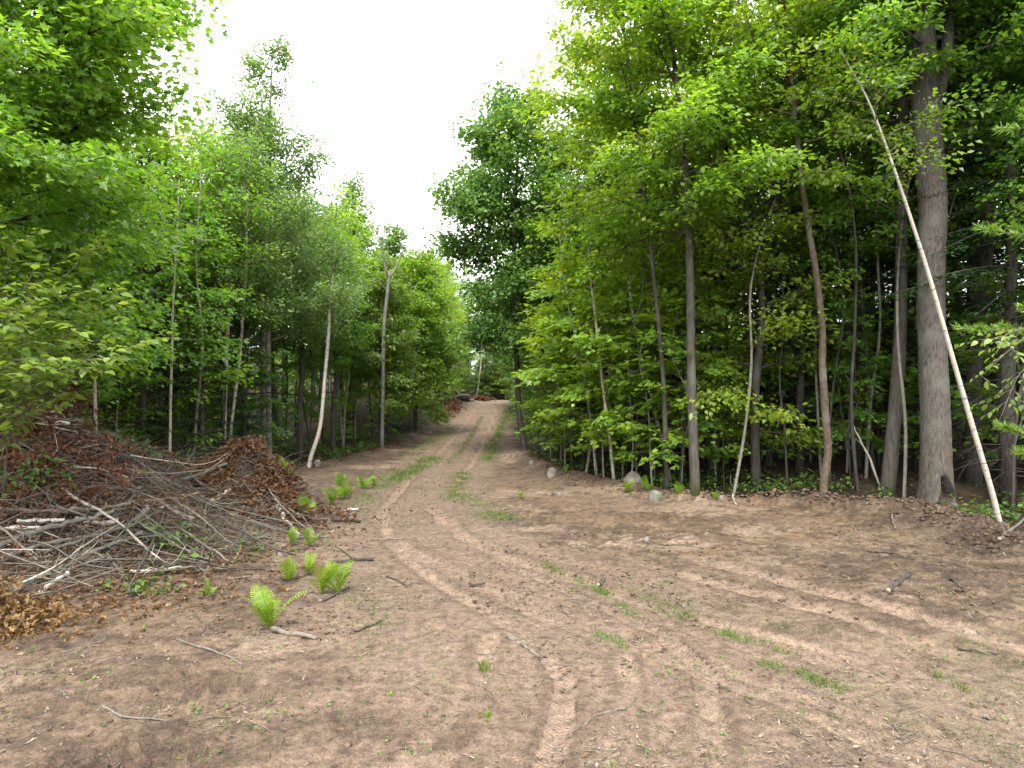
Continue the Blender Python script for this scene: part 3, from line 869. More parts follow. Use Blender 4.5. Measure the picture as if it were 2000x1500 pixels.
hero('maple_tree', 'slender dark maple stem left of the banded grey trunk', 'tree', (M['bark_dark'], M['maple_bright']), 106,
     [(1303, 965), (1300, 860), (1296, 750), (1288, 650), (1272, 500), (1255, 350), (1235, 200), (1215, 20), (1200, -160)], 17.5,
     [6.5, 6, 5.5, 5, 5, 4.5, 4, 3, 1], RT, crown0=.42, reach=reach_oval(2.7), leaf='diamond', size=.135, n_prim=34, elev=(60, 12), sec=7, per=14, hole=.3)
hero('birch_tree', 'thin pale birch pole with low leafy sprays at the wood edge', 'tree', (M['birch_tan'], M['maple_bright']), 107,
     [(1200, 950), (1190, 850), (1178, 760), (1165, 640), (1156, 560), (1145, 430)], 19.2, [4.5, 4, 4, 3.5, 3, 1], RT,
     crown0=.22, reach=reach_full(1.35), leaf='maple', size=.125, n_prim=16, elev=(45, 5), sec=6, per=9, flatness=.06, tilt=.3)
hero('birch_tree', 'thin white birch pole furthest left in the right wood edge', 'tree', (M['birch'], M['maple_bright']), 108,
     [(1166, 915), (1155, 830), (1140, 730), (1120, 640), (1106, 560), (1090, 440)], 21.0, [4, 3.5, 3.5, 3, 2.5, 1], RT,
     crown0=.45, reach=reach_full(1.5), leaf='maple', size=.125, n_prim=15, elev=(45, 5), sec=6, per=9, flatness=.06, tilt=.3)
hero('birch_tree', 'short pale leaning birch pole behind the rounded boulder', 'tree', (M['birch'], M['maple_bright']), 109,
     [(1312, 950), (1285, 830), (1268, 760), (1250, 690), (1236, 615), (1220, 480)], 19.4, [4.5, 4.5, 4, 4, 3.5, 1], RT,
     crown0=.55, reach=reach_oval(1.6), leaf='maple', size=.125, n_prim=12, elev=(45, 5), sec=6, per=9, flatness=.06, tilt=.3)
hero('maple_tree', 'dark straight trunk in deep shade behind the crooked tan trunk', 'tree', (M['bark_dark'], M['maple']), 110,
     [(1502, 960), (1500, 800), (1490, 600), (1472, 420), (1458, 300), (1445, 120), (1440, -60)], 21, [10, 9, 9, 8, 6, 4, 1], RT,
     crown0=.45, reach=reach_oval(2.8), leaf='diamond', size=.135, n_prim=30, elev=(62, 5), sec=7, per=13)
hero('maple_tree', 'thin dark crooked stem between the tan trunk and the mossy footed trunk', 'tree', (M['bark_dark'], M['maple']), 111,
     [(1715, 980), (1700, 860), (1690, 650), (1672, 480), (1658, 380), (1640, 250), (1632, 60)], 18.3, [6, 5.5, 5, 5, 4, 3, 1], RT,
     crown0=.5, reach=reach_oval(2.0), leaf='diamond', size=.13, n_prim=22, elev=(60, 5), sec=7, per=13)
hero('oak_tree', 'dark green oak with clumped foliage against the sky over the road', 'tree', (M['bark_dark'], M['oak']), 112,
     [(1027, 893), (1020, 850), (1012, 780), (1008, 640), (1004, 480), (1010, 330), (1020, 215)], 27, [7.5, 7, 6.5, 6, 5, 4, 1], None,
     crown0=.30, reach=lambda t: float(np.interp(t, [0, .2, .45, .7, 1], [1.5, 2.6, 3.6, 3.1, 1.3])), leaf='diamond', size=.165, n_prim=56, elev=(50, 8),
     sec=8, per=17, spray_r=.42, flatness=.5, tilt=.8, hole=.28)
hero('oak_tree', 'tall ragged tree topping the right skyline beside the white sky', 'tree', (M['bark_dark'], M['maple_bright']), 113,
     [(1262, 940), (1262, 760), (1258, 560), (1250, 400), (1245, 300), (1240, 150), (1240, 0), (1235, -150)], 22, [9, 8, 8, 7, 6, 5, 4, 1], None,
     crown0=.42, reach=reach_oval(3.2), leaf='diamond', size=.145, n_prim=36, elev=(62, 22), sec=8, per=14, hole=.36, flatness=.4, tilt=.7)

# left side
hero('basswood_tree', 'large leafy tree overhanging the upper left corner of the view', 'tree', (M['bark_dark'], M['maple']), 121,
     [(-120, 1010), (-110, 800), (-80, 600), (-60, 420), (-30, 240), (0, 40), (20, -180), (30, -380)], 11.0, [22, 20, 18, 16, 13, 10, 6, 2], None,
     crown0=.22, reach=reach_full(3.5), leaf='maple', size=.110, n_prim=66, elev=(60, 8), sec=9, per=14, spray_r=.46, gap=.34, sector=(0.1, 2.6, .55))
hero('birch_tree', 'white birch rising to the right out of the brush pile', 'tree', (M['birch'], M['maple']), 122,
     [(98, 880), (105, 810), (125, 700), (145, 560), (162, 480), (172, 420), (180, 330), (195, 230)], 13.9, [8.5, 8, 7, 6, 4.5, 3.5, 2.5, 1], LT,
     crown0=.62, reach=reach_oval(1.8), leaf='diamond', size=.12, n_prim=18, sec=6, per=11)
hero('birch_tree', 'thin straight stem right of the white birch in the pile', 'tree', (M['birch_tan'], M['maple']), 123,
     [(190, 850), (186, 780), (183, 700), (178, 600), (172, 500), (165, 400), (160, 280)], 14.4, [4.5, 4, 4, 3.5, 3, 2.5, 1], LT,
     crown0=.5, reach=reach_oval(1.7), leaf='diamond', size=.12, n_prim=20, sec=6, per=11)
hero('birch_tree', 'short pale leaning stem beside the white birch base', 'tree', (M['birch'], M['basswood']), 124,
     [(122, 860), (126, 810), (138, 740), (150, 700), (158, 650)], 13.6, [4.5, 4, 3.5, 3, 1], LT, crown0=.6, reach=reach_oval(.8), leaf='oval', size=.13, n_prim=8, sec=5, per=6)
hero('maple_tree', 'slender pale sapling stem alone in front of the dark wood', 'tree', (M['birch_tan'], M['maple']), 125,
     [(331, 880), (333, 790), (336, 690), (338, 600), (345, 470), (350, 350)], 17.0, [4, 3.5, 3.5, 3, 2.5, 1], LT,
     crown0=.36, reach=reach_full(1.7), leaf='diamond', size=.125, n_prim=22, elev=(50, 5), sec=6, per=11, flatness=.08, tilt=.3)
hero('aspen_tree', 'pale aspen stem forking above the rust leaf heap', 'tree', (M['birch_tan'], M['maple']), 126,
     [(437, 905), (438, 840), (442, 700), (447, 600), (448, 520), (438, 430), (430, 300)], 20.0, [6, 5.5, 5, 5, 4, 3, 1], LT,
     crown0=.5, reach=reach_full(1.9), leaf='diamond', size=.115, n_prim=22, sec=7, per=13)
hero('aspen_tree', 'slanting pale stem leaning right above the rust leaf heap', 'tree', (M['birch_tan'], M['aspen']), 127,
     [(445, 905), (452, 830), (466, 720), (472, 650), (480, 520), (482, 420), (488, 300)], 20.4, [5, 4.5, 4, 4, 4, 3, 1], LT,
     crown0=.5, reach=reach_full(1.9), leaf='diamond', size=.095, n_prim=22, sec=7, per=13)
hero('aspen_tree', 'tall tapering aspen whose pointed top stands highest on the left skyline', 'tree', (M['bark_pole'], M['aspen']), 128,
     [(516, 918), (515, 840), (513, 700), (516, 560), (522, 420), (526, 280), (530, 160), (531, 78)], 23.2, [8.5, 8, 7, 6, 5, 4, 2.5, .8], LT,
     crown0=.28, reach=lambda t: 3.6 * (1 - t) ** .72 + .18, leaf='diamond', size=.10, n_prim=74, elev=(46, 10), bend=.18,
     sec=10, per=17, spray_r=.30, gap=.30, flatness=.5, tilt=.85, jitter=.7, hole=.32)
hero('aspen_tree', 'paired grey aspen trunk close beside the tallest tapering aspen', 'tree', (M['bark_pole'], M['aspen']), 129,
     [(526, 915), (525, 820), (524, 700), (523, 560), (515, 430), (500, 300), (488, 190)], 22.6, [7.5, 7, 6.5, 6, 5, 4, 1], LT,
     crown0=.42, reach=reach_cone(2.3), leaf='diamond', size=.10, n_prim=40, elev=(60, 18), sec=9, per=16, spray_r=.32, flatness=.5, tilt=.85, jitter=.7, hole=.32)
hero('birch_tree', 'crooked white birch bending over the clearing with a dark red scar', 'tree', (M['birch'], M['aspen']), 130,
     [(601, 922), (608, 890), (624, 840), (631, 780), (634, 740), (641, 660), (644, 600), (650, 540), (655, 470)], 22.4, [6, 5.5, 5, 4.5, 4.5, 4.5, 4, 2.5, 1], None,
     crown0=.72, reach=reach_oval(1.1), leaf='diamond', size=.09, n_prim=16, sec=6, per=10, flatness=.5, tilt=.9, keep=.8)
hero('maple_tree', 'bright yellow green maple overhanging the far road from the left', 'tree', (M['bark_dark'], M['maple_bright']), 131,
     [(808, 858), (811, 800), (812, 720), (818, 640), (822, 570), (824, 510)], 36, [6, 5.5, 5, 4, 3, 1], None,
     crown0=.22, reach=lambda t: 2.7 * (.5 + .5 * math.sin(math.pi * (.15 + .7 * t))) * (1 - .5 * t ** 3), leaf='diamond', size=.17, n_prim=50, elev=(60, -5), sec=8, per=14, spray_r=.5)
hero('maple_tree', 'green roadside maple on a dark trunk below the dead snag', 'tree', (M['bark_dark'], M['maple']), 132,
     [(741, 900), (743, 820), (744, 740), (742, 660), (738, 600), (730, 540)], 30.5, [6, 5.5, 5, 4.5, 3, 1], None,
     crown0=.34, reach=reach_full(2.3), leaf='diamond', size=.15, n_prim=34, elev=(60, 5), sec=7, per=14)
hero('oak_tree', 'round topped tree showing its pointed crown behind the crooked birch', 'tree', (M['bark_dark'], M['aspen']), 133,
     [(690, 880), (690, 760), (690, 600), (691, 480), (690, 355)], 36, [7, 6, 5, 4, 1], None,
     crown0=.3, reach=reach_cone(3.0), leaf='diamond', size=.15, n_prim=46, elev=(58, 15), sec=8, per=16, flatness=.5, tilt=.8)
hero('maple_tree', 'small rounded crown just above the grey dead snag', 'tree', (M['bark_dark'], M['oak']), 134,
     [(775, 850), (774, 740), (772, 600), (770, 452)], 46, [5, 5, 4, 1], None,
     crown0=.4, reach=reach_full(2.2), leaf='diamond', size=.19, n_prim=34, elev=(65, 10), sec=7, per=14)

# dead snag
def snag():
    y = 29.0
    e_b = at_depth(746, 880, y); e_b[2] = gz(e_b[0], y)
    e = empty('dead_tree', e_b, 'bare grey dead snag forking above the roadside maples', 'tree')
    w = Wood(); l = Wood()
    w.tube(smooth_line(line3([(746, 885), (748, 760), (750, 640), (757, 570), (760, 530)], y) - e_b, 14), np.linspace(.085, .065, 14), 8)
    for pts, r in (([(759, 545), (748, 500), (745, 450), (738, 400)], .10), ([(759, 545), (772, 525), (785, 495), (806, 470), (830, 445)], .085),
                   ([(746, 480), (752, 440), (756, 415)], .04), ([(745, 470), (730, 445), (726, 420)], .035), ([(785, 497), (784, 470), (788, 450)], .035),
                   ([(757, 570), (735, 545), (722, 540)], .035), ([(806, 470), (812, 450), (815, 430)], .03), ([(745, 500), (728, 490), (718, 470)], .03)):
        P = smooth_line(line3(pts, y, .6 if pts[-1][0] > 770 else -.5) - e_b, 9)
        l.tube(P, np.linspace(r * .62, .008, 9), 5)
        for _ in range(3):
            q = P[2 + int(6 * RNG.random())]; dd = unit(RNG.normal(size=3) + np.array([0, 0, .5])); l.tube(np.array([q, q + dd * .3, q + dd * .6 + RNG.normal(size=3) * .08]), [.014, .010, .004], 3)
    obj('trunk', w.mesh('trunk'), M['dead_wood'], e); obj('limbs', l.mesh('limbs'), M['dead_wood'], e)
snag()

# hollow and peeled strip of the big trunk, cut into its own surface
def carve(tree):
    tr = [c for c in tree.children if c.name.startswith('trunk')][0]
    me = tr.data; n = len(me.vertices)
    co = np.empty(n * 3, np.float32); me.vertices.foreach_get('co', co); co = co.reshape(-1, 3)
    z = co[:, 2]; x = co[:, 0]; y = co[:, 1]
    # flare and furrows
    ang = np.arctan2(y, x); k = 15.1 / F_PX
    flare = 1 + .22 * np.exp(-np.maximum(z, 0) / .28) * (1 + .5 * np.sin(ang * 5 + 1))
    low = z < 2.0
    co[low, 0] *= flare[low]; co[low, 1] *= flare[low]
    h = np.clip((1003 - (945 - 0)) * k, .3, 2); w = .20 * np.clip(1 - z / h, 0, 1) ** .6 + .02
    cx = -.01 + .05 * np.sin(z * 7)
    inside = (y < 0) & (np.abs(co[:, 0] - cx) < w) & (z < h)
    edge_ = np.clip(1 - np.abs(co[:, 0] - cx) / w, 0, 1)
    co[inside, 1] += .10 + .22 * edge_[inside]
    me.vertices.foreach_set('co', co.ravel())
    me.materials.append(M['rotten']); me.materials.append(M['bark_brown'])
    strip = (y < 0) & (np.abs(co[:, 0] - .06 - .03 * np.sin(z * 4)) < .05) & (z > h) & (z < h + .9)
    for p in me.polygons:
        vs = p.vertices[:]
        if all(inside[v] for v in vs): p.material_index = 1
        elif all(strip[v] for v in vs): p.material_index = 2
    me.update()
carve(big)

# ---- the rest of the wood
def place(kind, x, y, h_scale, rz, label, name, cat, group, mats, sxy=None):
    loc = (x, y, gz(x, y) - .05)
    s = h_scale
    return plant_tree(name, PROTO[kind], mats, loc, label, cat, group, rz, (sxy or s, sxy or s, s))

HEIGHT = {'maple0': 15, 'maple1': 15, 'maple2': 15, 'edge0': 11, 'edge1': 11, 'aspen0': 14, 'aspen1': 14, 'oak0': 14, 'fir0': 12, 'fir1': 12, 'hemlock0': 14}
KN = {'maple': ('maple_tree', 'maple'), 'edge': ('maple_tree', 'low branched maple'), 'aspen': ('aspen_tree', 'slim aspen'), 'oak': ('oak_tree', 'dark leaved oak'),
      'fir': ('fir_tree', 'dark fir'), 'hemlock': ('hemlock_tree', 'shaded hemlock')}
ZONE = {'ln': 'in the shaded wood behind the brush pile', 'lf': 'in the wood lining the left of the far road', 'rn': 'in the dark wood behind the right edge trunks',
        'rf': 'in the wood lining the right of the far road', 'end': 'in the wood closing the far end of the road'}
MATS = {'maple': ('bark_dark', ('maple', 'maple', 'maple_bright')), 'edge': ('bark_dark', ('maple', 'maple_bright')), 'aspen': ('bark_pole', ('aspen',)),
        'oak': ('bark_dark', ('oak',)), 'fir': ('bark_dark', ('fir',)), 'hemlock': ('bark_dark', ('hemlock',))}
def set_slot(e, bark, leaf):
    """species share mesh data; each tree takes its material on the object"""
    for c in e.children:
        if c.material_slots:
            c.material_slots[0].link = 'OBJECT'
            c.material_slots[0].material = M[leaf] if c.name.startswith('crown') else M[bark]

FILL = []
rng = np.random.default_rng(77)
spots = []
def ok(x, y, d):
    return all((x - a) ** 2 + (y - b) ** 2 > d * d for a, b in spots)
for o in list(COL.objects):
    if o.get('category') == 'tree':
        spots.append((o.location.x, o.location.y))
def fill(n, yr, side, dr, kinds, zone, dist, hr):
    made = 0
    for _ in range(n * 30):
        if made >= n:
            break
        y = yr[0] + (yr[1] - yr[0]) * rng.random()
        off = dr[0] + (dr[1] - dr[0]) * rng.random()
        x = right_edge(y) + off if side > 0 else left_edge(y) - off
        if abs(x) > .80 * y + 2.5 or not ok(x, y, dist):
            continue
        k = kinds[rng.integers(len(kinds))]
        fam = k.rstrip('0123456789')
        lim = sky_limit(x, y, 2.2 if fam != 'fir' else .8) - gz(x, y)
        h = min(hr[0] + (hr[1] - hr[0]) * rng.random(), lim * .97)
        if h < 4.5:
            continue
        spots.append((x, y)); made += 1
        s = h / HEIGHT[k]
        nm, word = KN[fam]
        bark, leaves = MATS[fam]
        e = place(k, x, y, s, rng.random() * 6.28, '%s %s' % (word, ZONE[zone]), nm, 'tree', '%s trees %s' % (fam, ZONE[zone]),
                  (M[bark], M[leaves[0]]), sxy=max(s, .72) * (.9 + .25 * rng.random()))
        set_slot(e, bark, leaves[rng.integers(len(leaves))])
        FILL.append((e, word))
edge = ['edge0', 'edge1']; map_ = ['maple0', 'maple1', 'maple2']
# left: leafy wall then dark wood
fill(12, (14.5, 27), -1, (1.0, 3.5), edge + ['aspen0', 'maple0'], 'ln', 1.7, (9, 14))
fill(22, (12, 27), -1, (3.0, 10), map_ + edge + ['fir0', 'hemlock0', 'oak0'], 'ln', 2.0, (12, 17))
fill(14, (10, 30), -1, (4, 13), ['fir0', 'fir1'], 'ln', 2.0, (8, 13))
fill(20, (27, 70), -1, (.6, 3.0), edge + map_ + ['aspen1', 'oak0'], 'lf', 1.9, (9, 15))
fill(22, (27, 72), -1, (3.0, 10), map_ + ['fir0', 'fir1', 'oak0', 'aspen0'], 'lf', 2.4, (11, 17))
# right
fill(14, (18, 30), 1, (1.0, 4.0), map_ + edge + ['aspen1'], 'rn', 1.8, (11, 16))
fill(34, (12, 30), 1, (2.0, 14), map_ + ['hemlock0', 'fir0', 'maple1'], 'rn', 2.1, (13, 19))
fill(34, (13, 34), 1, (4, 18), ['fir0', 'fir1', 'fir1', 'hemlock0'], 'rn', 1.7, (8, 13))
fill(18, (28, 70), 1, (.5, 3.0), edge + map_ + ['oak0', 'aspen1'], 'rf', 1.9, (9, 15))
fill(22, (28, 72), 1, (3.0, 12), map_ + ['fir0', 'fir1', 'oak0'], 'rf', 2.4, (12, 18))
# far end of the road
def far_end():
    for (u, v_top, y, k) in [(880, 560, 84, 'edge0'), (905, 545, 92, 'aspen0'), (915, 600, 84, 'edge1'), (950, 560, 92, 'aspen1'), (968, 585, 82, 'maple1'), (985, 540, 95, 'oak0'),
                             (1000, 690, 78, 'fir1'), (1018, 560, 86, 'maple2'), (1040, 500, 90, 'edge0'), (860, 520, 78, 'maple0'), (840, 500, 88, 'oak0'), (1060, 480, 80, 'maple0'),
                             (895, 640, 77.5, 'edge1'), (955, 660, 79, 'fir0'), (1022, 640, 76, 'edge1'), (975, 700, 77, 'edge0'), (1010, 600, 100, 'maple0'), (950, 520, 108, 'maple1'),
                             (915, 520, 112, 'edge0'), (880, 510, 105, 'maple2'), (1045, 480, 110, 'oak0')]:
        x = (u - 1000) / F_PX * y
        g = gz(x, y)
        h = CAM_H + (750 - v_top) / F_PX * y - g
        fam = k.rstrip('0123456789'); s = h / HEIGHT[k]; nm, word = KN[fam]; bark, leaves = MATS[fam]
        e = place(k, x, y, s, rng.random() * 6.28, '%s %s' % (word, ZONE['end']), nm, 'tree', '%s trees %s' % (fam, ZONE['end']), (M[bark], M[leaves[0]]), sxy=max(s, .8))
        set_slot(e, bark, leaves[rng.integers(len(leaves))])
        FILL.append((e, word))
far_end()
hero('birch_tree', 'distant pale birch stem standing behind the grey log heap', 'tree', (M['birch'], M['aspen']), 141,
     [(930, 775), (936, 740), (940, 700), (941, 660), (940, 600), (940, 560)], 76, [1.6, 1.4, 1.3, 1.1, 1.0, .5], None,
     crown0=.45, reach=reach_full(2.0), leaf='diamond', size=.16, n_prim=24, sec=6, per=10, keep=.7)

# understorey saplings with tiered leaf sprays
def saplings(n, yr, side, dr, zone, label, hr=(2.5, 5.5), leafm=('maple', 'maple_bright')):
    made = 0
    for _ in range(n * 30):
        if made >= n: break
        y = yr[0] + (yr[1] - yr[0]) * rng.random(); off = dr[0] + (dr[1] - dr[0]) * rng.random()
        x = right_edge(y) + off if side > 0 else left_edge(y) - off
        if abs(x) > .78 * y + 1 or not ok(x, y, .7): continue
        spots.append((x, y)); made += 1
        k = 'sapling%d' % rng.integers(3); h = hr[0] + (hr[1] - hr[0]) * rng.random()
        s = h / (4.6 + int(k[-1]))
        e = place(k, x, y, s, rng.random() * 6.28, label, 'maple_sapling', 'sapling', 'saplings ' + ZONE[zone], (M['bark_pole'], M['maple']), sxy=s * (.9 + .4 * rng.random()))
        set_slot(e, 'bark_pole' if rng.random() < .6 else 'bark_dark', leafm[rng.integers(len(leafm))])
        FILL.append((e, 'leafy sapling'))
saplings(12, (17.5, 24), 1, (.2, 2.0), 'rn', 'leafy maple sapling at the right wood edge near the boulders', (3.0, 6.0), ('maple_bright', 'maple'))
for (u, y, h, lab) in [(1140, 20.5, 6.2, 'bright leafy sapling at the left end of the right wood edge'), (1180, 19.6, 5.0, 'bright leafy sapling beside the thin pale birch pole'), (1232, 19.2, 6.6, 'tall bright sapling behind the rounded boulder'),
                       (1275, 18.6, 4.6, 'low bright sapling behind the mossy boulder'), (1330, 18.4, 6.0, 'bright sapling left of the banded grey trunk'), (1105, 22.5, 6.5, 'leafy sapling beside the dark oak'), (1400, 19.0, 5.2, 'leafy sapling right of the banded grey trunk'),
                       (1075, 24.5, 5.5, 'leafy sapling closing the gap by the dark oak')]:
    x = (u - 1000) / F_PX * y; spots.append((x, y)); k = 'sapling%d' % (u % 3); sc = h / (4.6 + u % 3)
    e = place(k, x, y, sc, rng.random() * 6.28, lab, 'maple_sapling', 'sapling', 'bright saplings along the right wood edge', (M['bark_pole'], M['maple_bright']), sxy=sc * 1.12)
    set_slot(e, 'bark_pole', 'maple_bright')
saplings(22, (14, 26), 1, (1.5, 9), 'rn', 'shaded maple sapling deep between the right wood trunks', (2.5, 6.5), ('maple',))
saplings(16, (24, 60), 1, (.1, 2.0), 'rf', 'leafy maple sapling beside the right of the far road', (1.8, 5))
saplings(17, (15, 26), -1, (.8, 3.8), 'ln', 'leafy maple sapling among the stems behind the brush pile', (2.0, 5.5))
saplings(16, (11, 24), -1, (2, 8), 'ln', 'shaded maple sapling in the dark wood behind the brush pile', (3, 7), ('maple',))
saplings(16, (25, 60), -1, (.1, 2.0), 'lf', 'leafy maple sapling beside the left of the far road', (1.5, 4.5))
# bare thin poles seen in the shade
def poles(n, yr, side, dr, zone, label):
    made = 0
    for _ in range(n * 30):
        if made >= n: break
        y = yr[0] + (yr[1] - yr[0]) * rng.random(); off = dr[0] + (dr[1] - dr[0]) * rng.random()
        x = right_edge(y) + off if side > 0 else left_edge(y) - off
        if abs(x) > .78 * y or not ok(x, y, .5): continue
        spots.append((x, y)); made += 1
        s = .7 + .5 * rng.random()
        e = place('pole0', x, y, s, rng.random() * 6.28, label, 'maple_sapling', 'sapling', 'thin poles ' + ZONE[zone], (M['bark_pole'], M['maple']))
        e.rotation_euler = (rng.normal() * .06, rng.normal() * .06, rng.random() * 6.28)
        set_slot(e, 'bark_pole' if rng.random() < .5 else 'bark_dark', 'maple')
        FILL.append((e, 'thin pole'))
poles(26, (13, 26), 1, (.6, 8), 'rn', 'thin bare pole in the shade of the right wood')
poles(16, (17, 34), -1, (.5, 5), 'ln', 'thin bare pole in the shade of the left wood')

# each tree of the wood is told apart by the landmark stems it stands between and its order from the clearing
MARKS = [(-900, 'the left border'), (105, 'the white pile birch'), (190, 'the thin pile stem'), (331, 'the lone pale sapling'), (437, 'the forking aspen'), (520, 'the tall aspen pair'),
         (603, 'the crooked white birch'), (741, 'the dead snag'), (808, 'the bright maple'), (880, 'the grey log heap'), (930, 'the distant birch'), (1027, 'the dark oak'), (1166, 'the leftmost birch pole'),
         (1262, 'the ragged skyline tree'), (1358, 'the banded trunk'), (1502, 'the shaded straight trunk'), (1608, 'the crooked tan trunk'), (1732, 'the mossy footed trunk'), (1830, 'the massive hollow trunk'),
         (1955, 'the leaning birch'), (2900, 'the right border')]
ORD = ['nearest', 'second', 'third', 'fourth', 'fifth', 'sixth', 'seventh', 'eighth', 'ninth', 'tenth', 'eleventh', 'twelfth', 'thirteenth', 'fourteenth', 'fifteenth', 'sixteenth', 'seventeenth', 'eighteenth', 'nineteenth', 'twentieth']
def name_fill():
    buckets = {}
    for e, word in FILL:
        u = 1000 + e.location.x / e.location.y * F_PX
        i = max(k for k in range(len(MARKS) - 1) if MARKS[k][0] <= u or k == 0)
        buckets.setdefault((i, word), []).append(e)
    for (i, word), L in buckets.items():
        L.sort(key=lambda o: o.location.y)
        for k, o in enumerate(L):
            pre = 'only ' if len(L) == 1 else ('farthest ' if k == len(L) - 1 else ORD[min(k, 19)] + ' ')
            o['label'] = '%s%s back between %s and %s' % (pre, word, MARKS[i][1], MARKS[i + 1][1]) if len(L) > 1 else '%s between %s and %s' % (word, MARKS[i][1], MARKS[i + 1][1])
name_fill()

# white pine reaching in from the right
def pine():
    b = np.array([9.3, 9.6, 0.0]); b[2] = gz(9.3, 9.6) - .05
    e = empty('pine_tree', b, 'soft needled white pine whose branches reach in at the right edge', 'tree')
    bole = Wood(); limbs = Wood(); r = np.random.default_rng(5)
    bole.tube(np.array([[0, 0, 0], [.05, 0, 3], [0, .05, 6], [.1, 0, 9]]), [.12, .10, .07, .02], 8)
    pos = []; dirs = []
    specs = [(5.3, 3.3, 1.75, .15), (4.9, 2.9, 2.2, .05), (3.9, 3.2, 1.95, .1), (3.7, 2.7, 2.3, 0), (2.0, 3.25, 1.9, .05), (1.9, 2.8, 2.0, .1), (1.6, 3.1, 2.1, .1), (4.4, 3.25, 2.0, .1), (6.2, 3.0, 2.0, .2), (6.8, 3.4, 1.6, .2), (3.0, 3.5, 1.4, 0)]
    for z, a, L, up in specs:
        d = np.array([math.cos(a), math.sin(a), up]); pts = [np.array([0, 0, z])]
        for i in range(6):
            d = unit(d + r.normal(size=3) * .06 + [0, 0, .02]); pts.append(pts[-1] + d * L / 6)
        pts = np.array(pts); limbs.tube(pts, np.linspace(.022, .006, 7), 5)
        tips = [(pts[-1], d), (pts[-2], d)]
        for i in range(2, 7):
            for sg in (-1, 1):
                sd = unit(d * .8 + unit(np.cross(d, [0, 0, 1.0])) * sg * .8 + [0, 0, .1 + r.normal() * .1]); l = .16 + .28 * r.random()
                q = pts[i]; limbs.tube(np.array([q, q + sd * l * .5, q + sd * l]), [.007, .005, .003], 3)
                tips += [(q + sd * l, sd), (q + sd * l * .6, sd)]
        for q, sd in tips:
            k = 60
            dd = sd[None] * 1.0 + r.normal(size=(k, 3)) * .55
            pos.append(q[None] - sd[None] * (r.random((k, 1)) * .10)); dirs.append(dd)
    pos = np.concatenate(pos); dirs = np.concatenate(dirs); n = len(pos)
    obj('trunk', bole.mesh('trunk'), M['bark_dark'], e); obj('branches', limbs.mesh('branches'), M['stick'], e)
    obj('crown', leaf_mesh('crown', pos, dirs, r.normal(size=(n, 3)), .13 * (.7 + .5 * r.random(n)), 'needle', r.random(n)), M['pine'], e)
pine()

# broadleaf sprays hanging near the camera
def spray_shrub(name, label, cat, loc, stems, leafkind, mat, size, per_m, bark, seed, cat_group=None):
    r = np.random.default_rng(seed)
    e = empty(name, loc, label, cat, cat_group)
    w = Wood(); pos = []; dirs = []; nr = []
    for pts in stems:
        P = smooth_line(np.array(pts) - loc, 14)
        L = np.linalg.norm(np.diff(P, axis=0), axis=1).sum()
        w.tube(P, np.linspace(.011, .003, 14), 5)
        for k in range(int(per_m * L)):
            f = .3 + .7 * r.random(); i = f * 13
            q = np.array([np.interp(i, np.arange(14), P[:, c]) for c in range(3)])
            t = unit(P[min(13, int(i) + 1)] - P[int(i)] + 1e-5)
            side = unit(np.cross(t, [0, 0, 1.0])) * (1 if r.random() < .5 else -1)
            tl = .1 + .45 * r.random(); td = unit(side * (.4 + r.random()) + t * .8 + r.normal(size=3) * .25)
            m = 2 + int(tl / .1)
            w.tube(np.array([q, q + td * tl * .5, q + td * tl + [0, 0, -.03]]), [.004, .003, .0015], 3)
            for j in range(m):
                g = (j + 1) / m; sg = 1 if j % 2 else -1
                pos.append(q + td * tl * g + [0, 0, -.03 * g])
                dirs.append(td * .8 + unit(np.cross(td, [0, 0, 1.0])) * sg * .8 + [0, 0, -.35] + r.normal(size=3) * .25)
                nr.append(np.array([0, 0, 1.0]) + r.normal(size=3) * .35)
    pos = np.array(pos); dirs = np.array(dirs); nr = np.array(nr); n = len(pos)
    obj('stems', w.mesh('stems'), M[bark], e)
    obj('foliage', leaf_mesh('foliage', pos, dirs, nr, size * (.6 + .6 * r.random(n)), leafkind, r.random(n)), M[mat], e)
def shrub_left():
    stems = []
    r = np.random.default_rng(3)
    base = np.array([-7.6, 9.6, 1.2])
    for (u, v, y) in [(250, 680, 9.0), (235, 620, 9.3), (190, 690, 8.8), (160, 720, 8.7), (120, 770, 8.6), (240, 560, 9.8), (80, 640, 8.5), (60, 540, 8.7), (30, 700, 8.3), (130, 580, 9.0),
                      (190, 560, 9.6), (40, 600, 8.4), (100, 500, 9.2), (20, 480, 8.8), (150, 640, 8.9), (0, 560, 8.5), (70, 720, 8.4), (200, 470, 10)]:
        tip = at_depth(u, v, y)
        mid = .5 * (base + tip) + np.array([0, 0, .25 + .35 * r.random()]) + r.normal(size=3) * .1
        stems.append([base + r.normal(size=3) * .25, mid, tip])
    spray_shrub('hazel_shrub', 'leafy shrub with large pale oval leaves arching over the brush pile', 'shrub', base, stems, 'oval', 'basswood', .15, 6.5, 'stick', 31)
shrub_left()
base = at_depth(2080, 700, 9.0)
spray_shrub('beech_sapling', 'bright oval leaved twig hanging in at the right edge below the pine', 'sapling', base,
            [[base, at_depth(2010, 660, 8.9), at_depth(1915, 735, 8.8)], [base, at_depth(2000, 720, 8.9), at_depth(1950, 825, 8.8)], [base, at_depth(2020, 640, 8.8), at_depth(1940, 665, 8.7)]],
            'oval', 'basswood', .10, 7, 'stick', 32)
